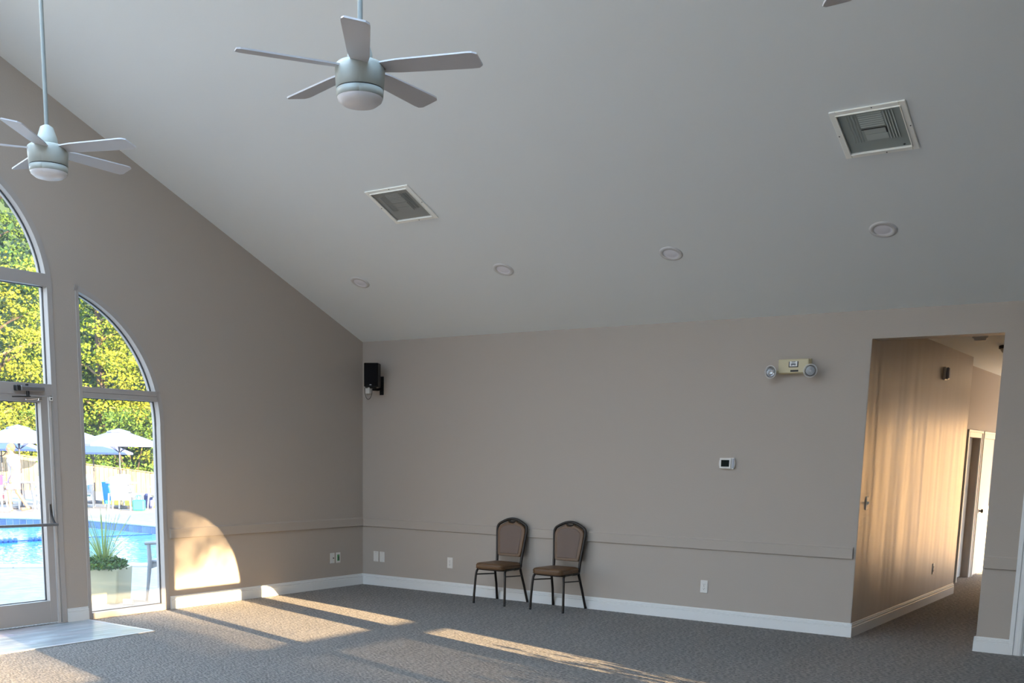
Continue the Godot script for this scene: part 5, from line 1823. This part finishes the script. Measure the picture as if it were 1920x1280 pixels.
func trees():
	var u := Vector3(0.87, 0, -0.49)
	var d := Vector3(-0.82, 0, -0.57)
	var o := Vector3(-31.9, -0.6, -18.6)
	var spec := [
		# along, back, height, crown radius, leaf, label
		[-9.0, 1.0, 12.5, 3.4, "leaf_sun", "leafy tree well beyond the pool's far end, past the door arch"],
		[-3.6, 0.0, 9.0, 2.9, "leaf_sun", "bright yellow-green tree filling the lower glass door"],
		[-4.2, 4.5, 15.5, 3.4, "leaf_mid", "taller green tree showing at the top of the door arch"],
		[0.6, 1.4, 11.0, 2.8, "leaf_lime", "lime-leaved tree hidden mostly by the wall between door and window"],
		[3.2, 0.2, 8.6, 2.6, "leaf_sun", "yellow-green tree with a bare grey trunk in the narrow window"],
		[4.6, 4.2, 13.5, 3.4, "leaf_mid", "dark green tree standing behind the narrow window's bright tree"],
		[7.6, 0.8, 9.5, 3.0, "leaf_lime", "lime-leaved tree past the narrow window's right jamb"],
		[12.5, 1.5, 11.0, 3.4, "leaf_sun", "leafy tree hidden behind the wall beyond the narrow window"],
	]
	for s in spec:
		tree(s[5], o + u * s[0] * 1.15 + d * s[1], s[2] * 1.15, s[3] * 1.15, mats[s[4]])
	# shrubs just over the fence
	var labs := ["yellow shrub showing over the fence behind the walking man", "green shrub over the fence at the door frame", "dense green shrub over the fence in the narrow window", "yellow-green shrub over the fence end in the narrow window", "green shrub past the fence by the wall"]
	for k in 5:
		var c := Vector3(-31.2, -0.6, -14.3).lerp(Vector3(-23.0, -0.6, -20.0), k / 4.0) + d * 1.0
		var sh := thing("shrub", labs[k], "shrub", Transform3D(Basis.IDENTITY, c))
		var m := Mb.new()
		for q in 5:
			var a := TAU * q / 5.0
			m.tube(PackedVector3Array([Vector3.ZERO, Vector3(cos(a) * 0.4, 1.2, sin(a) * 0.4), Vector3(cos(a) * 0.8, 2.3, sin(a) * 0.8)]), [0.05, 0.035, 0.015], 6)
		obj("stems", m, mats.bark, sh)
		var tr := []
		for q in 70:
			var cc := Vector3(rng.randfn(0, 0.95), rng.randf_range(0.8, 3.6), rng.randfn(0, 0.8))
			clump(tr, cc, 0.30, 46, 0.11)
		leaves("foliage", tr, mats[["leaf_sun", "leaf_mid", "leaf_mid", "leaf_sun", "leaf_lime"][k]], sh)
	# dense woods behind: a rising bank covered in foliage
	var m := Mb.new()
	var a := o + u * -26.0 + d * 9.0
	var b := o + u * 26.0 + d * 9.0
	m.quad(a, b, b + d * 10 + Vector3(0, 17, 0), a + d * 10 + Vector3(0, 17, 0), -d + Vector3.UP)
	m.quad(a + d * 10 + Vector3(0, 17, 0), b + d * 10 + Vector3(0, 17, 0), b + d * 16, a + d * 16, d + Vector3.UP)
	struct("hill", m, mats.hillside, "wooded bank behind the trees")
	var w := Node3D.new()
	w.name = "woods"
	add_child(w, true)
	w.set_meta("kind", "stuff")
	tag(w, "dark green woods rising behind the nearer trees", "woods")
	var far := []
	for k in 620:
		var p := o + u * rng.randf_range(-14, 16) + d * rng.randf_range(6.5, 10.0) + Vector3(0, rng.randf_range(0.0, 17.5), 0)
		clump(far, p, 0.75, 20, 0.36)
	leaves("foliage", far, mats.leaf_deep, w)
	# a hedge and a tree on the sunny side, beyond the far end wall: they trim the evening light
	var hd := Node3D.new()
	hd.name = "hedge"
	add_child(hd, true)
	tag(hd, "hedge outside the sunny end of the room", "hedge")
	m = Mb.new()
	m.box(Vector3(14.6, 0.55, 6.0), Vector3(0.8, 1.5, 8.0), Basis.IDENTITY, 0.1)
	obj("core", m, mats.hillside, hd)
	var tr := []
	for k in 300:
		clump(tr, Vector3(14.6 + rng.randfn(0, 0.25), rng.randf_range(1.2, 1.46), rng.randf_range(2.2, 9.8)), 0.12, 14, 0.06)
	leaves("foliage", tr, mats.leaf_mid, hd)
	# warm rendered wall outside the hall's end window
	m = Mb.new()
	m.box(Vector3(6.4, 1.6, -11.0), Vector3(0.2, 3.6, 7.0), Basis(Vector3.UP, -0.72))
	struct("wall_courtyard", m, mats.render_cream)
	# thin branches high beyond the hedge
	var st := Node3D.new()
	st.name = "street_tree"
	add_child(st, true)
	tag(st, "thin-leaved tree outside the sunny end of the room", "tree")
	m = Mb.new()
	m.tube(PackedVector3Array([Vector3(78.5, -0.1, 26.2), Vector3(78.4, 6.0, 26), Vector3(78, 14.5, 25.2)]), [0.16, 0.13, 0.05], 10)
	obj("trunk", m, mats.bark, st)
	for k in 4:
		m = Mb.new()
		m.tube(PackedVector3Array([Vector3(78.2, 13.0 + 0.4 * k, 25.6), Vector3(78, 14.4 + 0.3 * k, 23.0), Vector3(77.8, 14.6 + 0.3 * k, 20.6)]), [0.06, 0.04, 0.012], 7)
		obj("branch", m, mats.bark, st)
	var tf := []
	for k in 900:
		var p := Vector3(rng.randf_range(76.5, 79.5), 0, rng.randf_range(20.0, 24.2))
		p.y = rng.randf_range(11.95, 13.4) + 0.1475 * (p.x - 78.0)
		clump(tf, p, 0.5, 9, 0.085)
	for k in 170:
		var q := Vector3(rng.randf_range(76.5, 79.5), 0, rng.randf_range(22.25, 23.4))
		q.y = rng.randf_range(10.7, 11.5) + 0.1475 * (q.x - 78.0) + (q.z - 22.8) * 0.25
		clump(tf, q, 0.22, 9, 0.085)
	leaves("foliage", tf, mats.leaf_mid, st)


func clump(tr: Array, c: Vector3, r: float, n: int, s: float):
	for i in n:
		var p := c + Vector3(rng.randfn(0, r), rng.randfn(0, r * 0.38), rng.randfn(0, r))
		tr.append(leaf_at(p, s * rng.randf_range(0.7, 1.25)))


func tree(label: String, at: Vector3, h: float, r: float, leaf: Material):
	var t := thing("tree", label, "tree", Transform3D(Basis.IDENTITY, at))
	var m := Mb.new()
	var lean := Vector3(rng.randf_range(-0.4, 0.4), 0, rng.randf_range(-0.4, 0.4))
	m.tube(PackedVector3Array([Vector3(0, -0.5, 0), lean * 0.3 + Vector3(0, h * 0.3, 0), lean * 0.7 + Vector3(0, h * 0.62, 0), lean + Vector3(0, h * 0.95, 0)]), [0.26, 0.20, 0.14, 0.03], 10)
	obj("trunk", m, mats.bark, t)
	var ends := []
	for k in 13:
		var a := rng.randf() * TAU
		var y0 := h * rng.randf_range(0.2, 0.78)
		var ln := r * rng.randf_range(0.55, 1.0) * (1.0 - 0.35 * y0 / h)
		var dir := Vector3(cos(a), rng.randf_range(0.15, 0.65), sin(a))
		var b0 := lean * (y0 / h) + Vector3(0, y0, 0)
		m = Mb.new()
		var mid := b0 + dir * ln * 0.5 + Vector3(0, 0.12, 0)
		var tip := b0 + dir * ln
		m.tube(PackedVector3Array([b0, mid, tip]), [0.075, 0.05, 0.015], 7)
		var b1 := mid + (dir.rotated(Vector3.UP, 0.7)) * ln * 0.35
		m.tube(PackedVector3Array([mid, b1]), [0.04, 0.012], 6)
		obj("branch", m, mats.pale_bark if k % 3 else mats.bark, t)
		ends.append(tip)
		ends.append(b1)
	var tr := []
	for e in ends:
		for q in 3:
			clump(tr, e + Vector3(rng.randfn(0, 0.6), rng.randfn(0, 0.3), rng.randfn(0, 0.6)), 0.36, 50, 0.12)
	for q in int(r * 42):
		var v := Vector3(rng.randfn(), rng.randfn(), rng.randfn()).normalized() * rng.randf_range(0.62, 1.0)
		clump(tr, Vector3(v.x * r, h * 0.56 + v.y * h * 0.44, v.z * r), 0.36, 46, 0.12)
	leaves("foliage", tr, leaf, t)


# smooth union of tapered capsules, meshed as surface nets; bones are [a, b, radius a, radius b]
func blend_mesh(bones: Array, cell: float, k: float, cut := func(_p): return -1.0) -> ArrayMesh:
	var lo := Vector3.INF
	var hi := -Vector3.INF
	for b in bones:
		var r: float = maxf(b[2], b[3]) + k + cell * 2
		for e in [b[0], b[1]]:
			lo = lo.min(e - Vector3.ONE * r)
			hi = hi.max(e + Vector3.ONE * r)
	var n := Vector3i(((hi - lo) / cell).ceil()) + Vector3i.ONE
	var f := PackedFloat32Array()
	f.resize(n.x * n.y * n.z)
	f.fill(1.0)
	for b in bones:
		var r: float = maxf(b[2], b[3]) + k + cell * 2
		var i0 := Vector3i(((b[0].min(b[1]) - Vector3.ONE * r - lo) / cell).floor()).clamp(Vector3i.ZERO, n - Vector3i.ONE)
		var i1 := Vector3i(((b[0].max(b[1]) + Vector3.ONE * r - lo) / cell).ceil()).clamp(Vector3i.ZERO, n - Vector3i.ONE)
		var ab: Vector3 = b[1] - b[0]
		var l2 := maxf(ab.length_squared(), 1e-9)
		for z in range(i0.z, i1.z + 1):
			for y in range(i0.y, i1.y + 1):
				for x in range(i0.x, i1.x + 1):
					var p := lo + Vector3(x, y, z) * cell
					var t := clampf((p - b[0]).dot(ab) / l2, 0.0, 1.0)
					var dd: float = (p - b[0] - ab * t).length() - lerpf(b[2], b[3], t)
					var id := x + n.x * (y + n.y * z)
					var o := f[id]
					var hh := maxf(k - absf(o - dd), 0.0) / k
					f[id] = minf(o, dd) - hh * hh * k * 0.25
	for z in n.z:
		for y in n.y:
			for x in n.x:
				var id := x + n.x * (y + n.y * z)
				if f[id] < 0.1:
					f[id] = maxf(f[id], cut.call(lo + Vector3(x, y, z) * cell))
	var vert := {}
	var pts := PackedVector3Array()
	var grad := PackedVector3Array()
	for z in n.z - 1:
		for y in n.y - 1:
			for x in n.x - 1:
				var c := PackedFloat32Array()
				var neg := 0
				for q in 8:
					var v := f[(x + (q & 1)) + n.x * ((y + (q >> 1 & 1)) + n.y * (z + (q >> 2)))]
					c.append(v)
					neg += 1 if v < 0 else 0
				if neg == 0 or neg == 8:
					continue
				var s := Vector3.ZERO
				var m := 0
				for q in 8:
					for ax in [1, 2, 4]:
						if q & ax == 0 and (c[q] < 0) != (c[q | ax] < 0):
							var t := c[q] / (c[q] - c[q | ax])
							s += Vector3(q & 1, q >> 1 & 1, q >> 2) + Vector3(1 if ax == 1 else 0, 1 if ax == 2 else 0, 1 if ax == 4 else 0) * t
							m += 1
				vert[x + n.x * (y + n.y * z)] = pts.size()
				pts.append(lo + (Vector3(x, y, z) + s / m) * cell)
				grad.append(Vector3(c[1] + c[3] + c[5] + c[7] - c[0] - c[2] - c[4] - c[6], c[2] + c[3] + c[6] + c[7] - c[0] - c[1] - c[4] - c[5], c[4] + c[5] + c[6] + c[7] - c[0] - c[1] - c[2] - c[3]).normalized())
	var st := SurfaceTool.new()
	st.begin(Mesh.PRIMITIVE_TRIANGLES)
	for i in pts.size():
		st.set_normal(grad[i])
		st.add_vertex(pts[i])
	var step := [1, n.x, n.x * n.y]
	for z in range(1, n.z - 1):
		for y in range(1, n.y - 1):
			for x in range(1, n.x - 1):
				var id := x + n.x * (y + n.y * z)
				for ax in 3:
					var a := f[id]
					var b2 := f[id + step[ax]]
					if (a < 0) == (b2 < 0):
						continue
					var u: int = step[(ax + 1) % 3]
					var w: int = step[(ax + 2) % 3]
					var q := [vert[id], vert[id - u], vert[id - u - w], vert[id - w]]
					if a < 0:
						q.reverse()
					for i in [0, 1, 2, 0, 2, 3]:
						st.add_index(q[i])
	return st.commit()


func person():
	# a man walking along the deck, seen from his side; he faces local +z
	var t := thing("person", "man in a white t-shirt and pale shorts walking along the pool deck", "person", Transform3D(Basis(Vector3.UP, -0.95).scaled(Vector3.ONE * 0.96), Vector3(-16.88, GY, -6.0)))
	var V := func(x: float, y: float, z: float) -> Vector3: return Vector3(x, y, z)
	var hipL := Vector3(0.09, 0.92, 0.0)
	var hipR := Vector3(-0.09, 0.92, 0.0)
	var kneeL := Vector3(0.10, 0.50, 0.12)
	var kneeR := Vector3(-0.09, 0.50, -0.02)
	var ankL := Vector3(0.10, 0.09, 0.10)
	var ankR := Vector3(-0.09, 0.11, -0.26)
	var neck := Vector3(0, 1.46, 0.03)
	var head := Vector3(0, 1.62, 0.07)
	var shL := Vector3(0.185, 1.39, 0.01)
	var shR := Vector3(-0.185, 1.39, 0.01)
	var elL := Vector3(0.23, 1.11, -0.07)
	var elR := Vector3(-0.23, 1.11, -0.02)
	var wrL := Vector3(0.24, 0.88, -0.02)
	var wrR := Vector3(-0.24, 0.87, 0.10)
	var body := [
		[hipL, kneeL, 0.082, 0.056], [kneeL, ankL, 0.055, 0.036], [hipR, kneeR, 0.082, 0.056], [kneeR, ankR, 0.055, 0.036],
		[ankL + Vector3(0, -0.045, -0.03), ankL + Vector3(0, -0.06, 0.15), 0.036, 0.024], [ankR + Vector3(0, -0.03, -0.03), ankR + Vector3(0, -0.08, 0.15), 0.036, 0.024],
		[Vector3(-0.07, 0.95, 0), Vector3(0.07, 0.95, 0), 0.115, 0.115], [Vector3(0, 0.97, 0), Vector3(0, 1.20, 0.01), 0.125, 0.125],
		[Vector3(-0.08, 1.30, 0.01), Vector3(0.08, 1.30, 0.01), 0.115, 0.115], [shL, shR, 0.055, 0.055], [Vector3(0, 1.38, 0.01), neck + Vector3(0, 0.06, 0.02), 0.065, 0.052],
		[shL, elL, 0.050, 0.038], [elL, wrL, 0.036, 0.025], [shR, elR, 0.050, 0.038], [elR, wrR, 0.036, 0.025],
		[head + Vector3(0, 0.035, -0.02), head + Vector3(0, 0.02, 0.02), 0.088, 0.082], [head + Vector3(0, -0.05, 0.03), head + Vector3(0, -0.075, 0.055), 0.055, 0.035],
		[head + Vector3(0, 0.0, 0.09), head + Vector3(0, -0.025, 0.112), 0.012, 0.016],
		[head + Vector3(0.083, 0.0, 0), head + Vector3(0.086, -0.03, 0.0), 0.014, 0.011], [head + Vector3(-0.083, 0.0, 0), head + Vector3(-0.086, -0.03, 0.0), 0.014, 0.011],
	]
	for s in [[wrL, 1.0, Vector3(0, -1, 0.25).normalized()], [wrR, -1.0, Vector3(0, -1, 0.4).normalized()]]:
		var w: Vector3 = s[0]
		var dn: Vector3 = s[2]
		var fw := Vector3(0, 0.3, 1).normalized()
		body.append([w + dn * 0.02, w + dn * 0.075, 0.026, 0.030])
		for k in 4:
			var off: Vector3 = fw * (0.027 - 0.018 * k)
			var ln: float = [0.070, 0.080, 0.075, 0.058][k]
			var kn: Vector3 = w + dn * (0.09 + ln * 0.45) + off
			body.append([w + dn * 0.085 + off, kn, 0.0095, 0.009])
			body.append([kn, kn + (dn + Vector3(-0.5 * s[1], 0, 0)).normalized() * ln * 0.5, 0.009, 0.008])
		body.append([w + dn * 0.04 + fw * 0.02, w + dn * 0.085 + fw * 0.048, 0.012, 0.010])
	obj("body", blend_mesh(body, 0.0125, 0.025), mats.skin, t)
	# clothing follows the same bones, a little fuller
	var shirt := [[Vector3(-0.07, 0.93, 0), Vector3(0.07, 0.93, 0), 0.135, 0.135], [Vector3(0, 0.97, 0), Vector3(0, 1.20, 0.01), 0.148, 0.145], [Vector3(-0.08, 1.30, 0.01), Vector3(0.08, 1.30, 0.01), 0.132, 0.132], [shL, shR, 0.070, 0.070], [Vector3(0, 1.38, 0.01), neck, 0.078, 0.068], [shL, shL.lerp(elL, 0.62), 0.066, 0.068], [shR, shR.lerp(elR, 0.62), 0.066, 0.068]]
	obj("t_shirt", blend_mesh(shirt, 0.014, 0.03, func(p: Vector3): return maxf(0.86 - p.y, p.y - 1.475)), mats.shirt_white, t)
	var shorts := [[Vector3(-0.07, 0.93, 0), Vector3(0.07, 0.93, 0), 0.130, 0.130], [hipL, hipL.lerp(kneeL, 0.85), 0.105, 0.092], [hipR, hipR.lerp(kneeR, 0.85), 0.105, 0.092]]
	obj("shorts", blend_mesh(shorts, 0.014, 0.03, func(p: Vector3): return maxf(0.56 - p.y, p.y - 0.98)), mats.shorts_lilac, t)
	var hair := [[head + Vector3(0, 0.045, -0.025), head + Vector3(0, 0.040, 0.015), 0.096, 0.086], [head + Vector3(0, 0.0, -0.06), head + Vector3(0, -0.02, -0.055), 0.062, 0.05]]
	obj("hair", blend_mesh(hair, 0.009, 0.02, func(p: Vector3): return (p.z - head.z - 0.035) * 0.8 - (p.y - head.y - 0.03) * 0.6), mats.hair_brown, t)
	for s in [-1.0, 1.0]:
		var m := Mb.new()
		m.lathe([Vector2(0, 0.008), Vector2(0.006, 0.005), Vector2(0.008, 0), Vector2(0, -0.004)], 8, Transform3D(Basis(Vector3.RIGHT, PI / 2), head + Vector3(0.032 * s, 0.018, 0.093)))
		obj("eye", m, mats.slot_dark, t)
	var m := Mb.new()
	m.tube(PackedVector3Array([head + Vector3(-0.02, -0.055, 0.088), head + Vector3(0, -0.056, 0.094), head + Vector3(0.02, -0.055, 0.088)]), 0.004, 6)
	obj("mouth", m, mats.towel_pink, t)
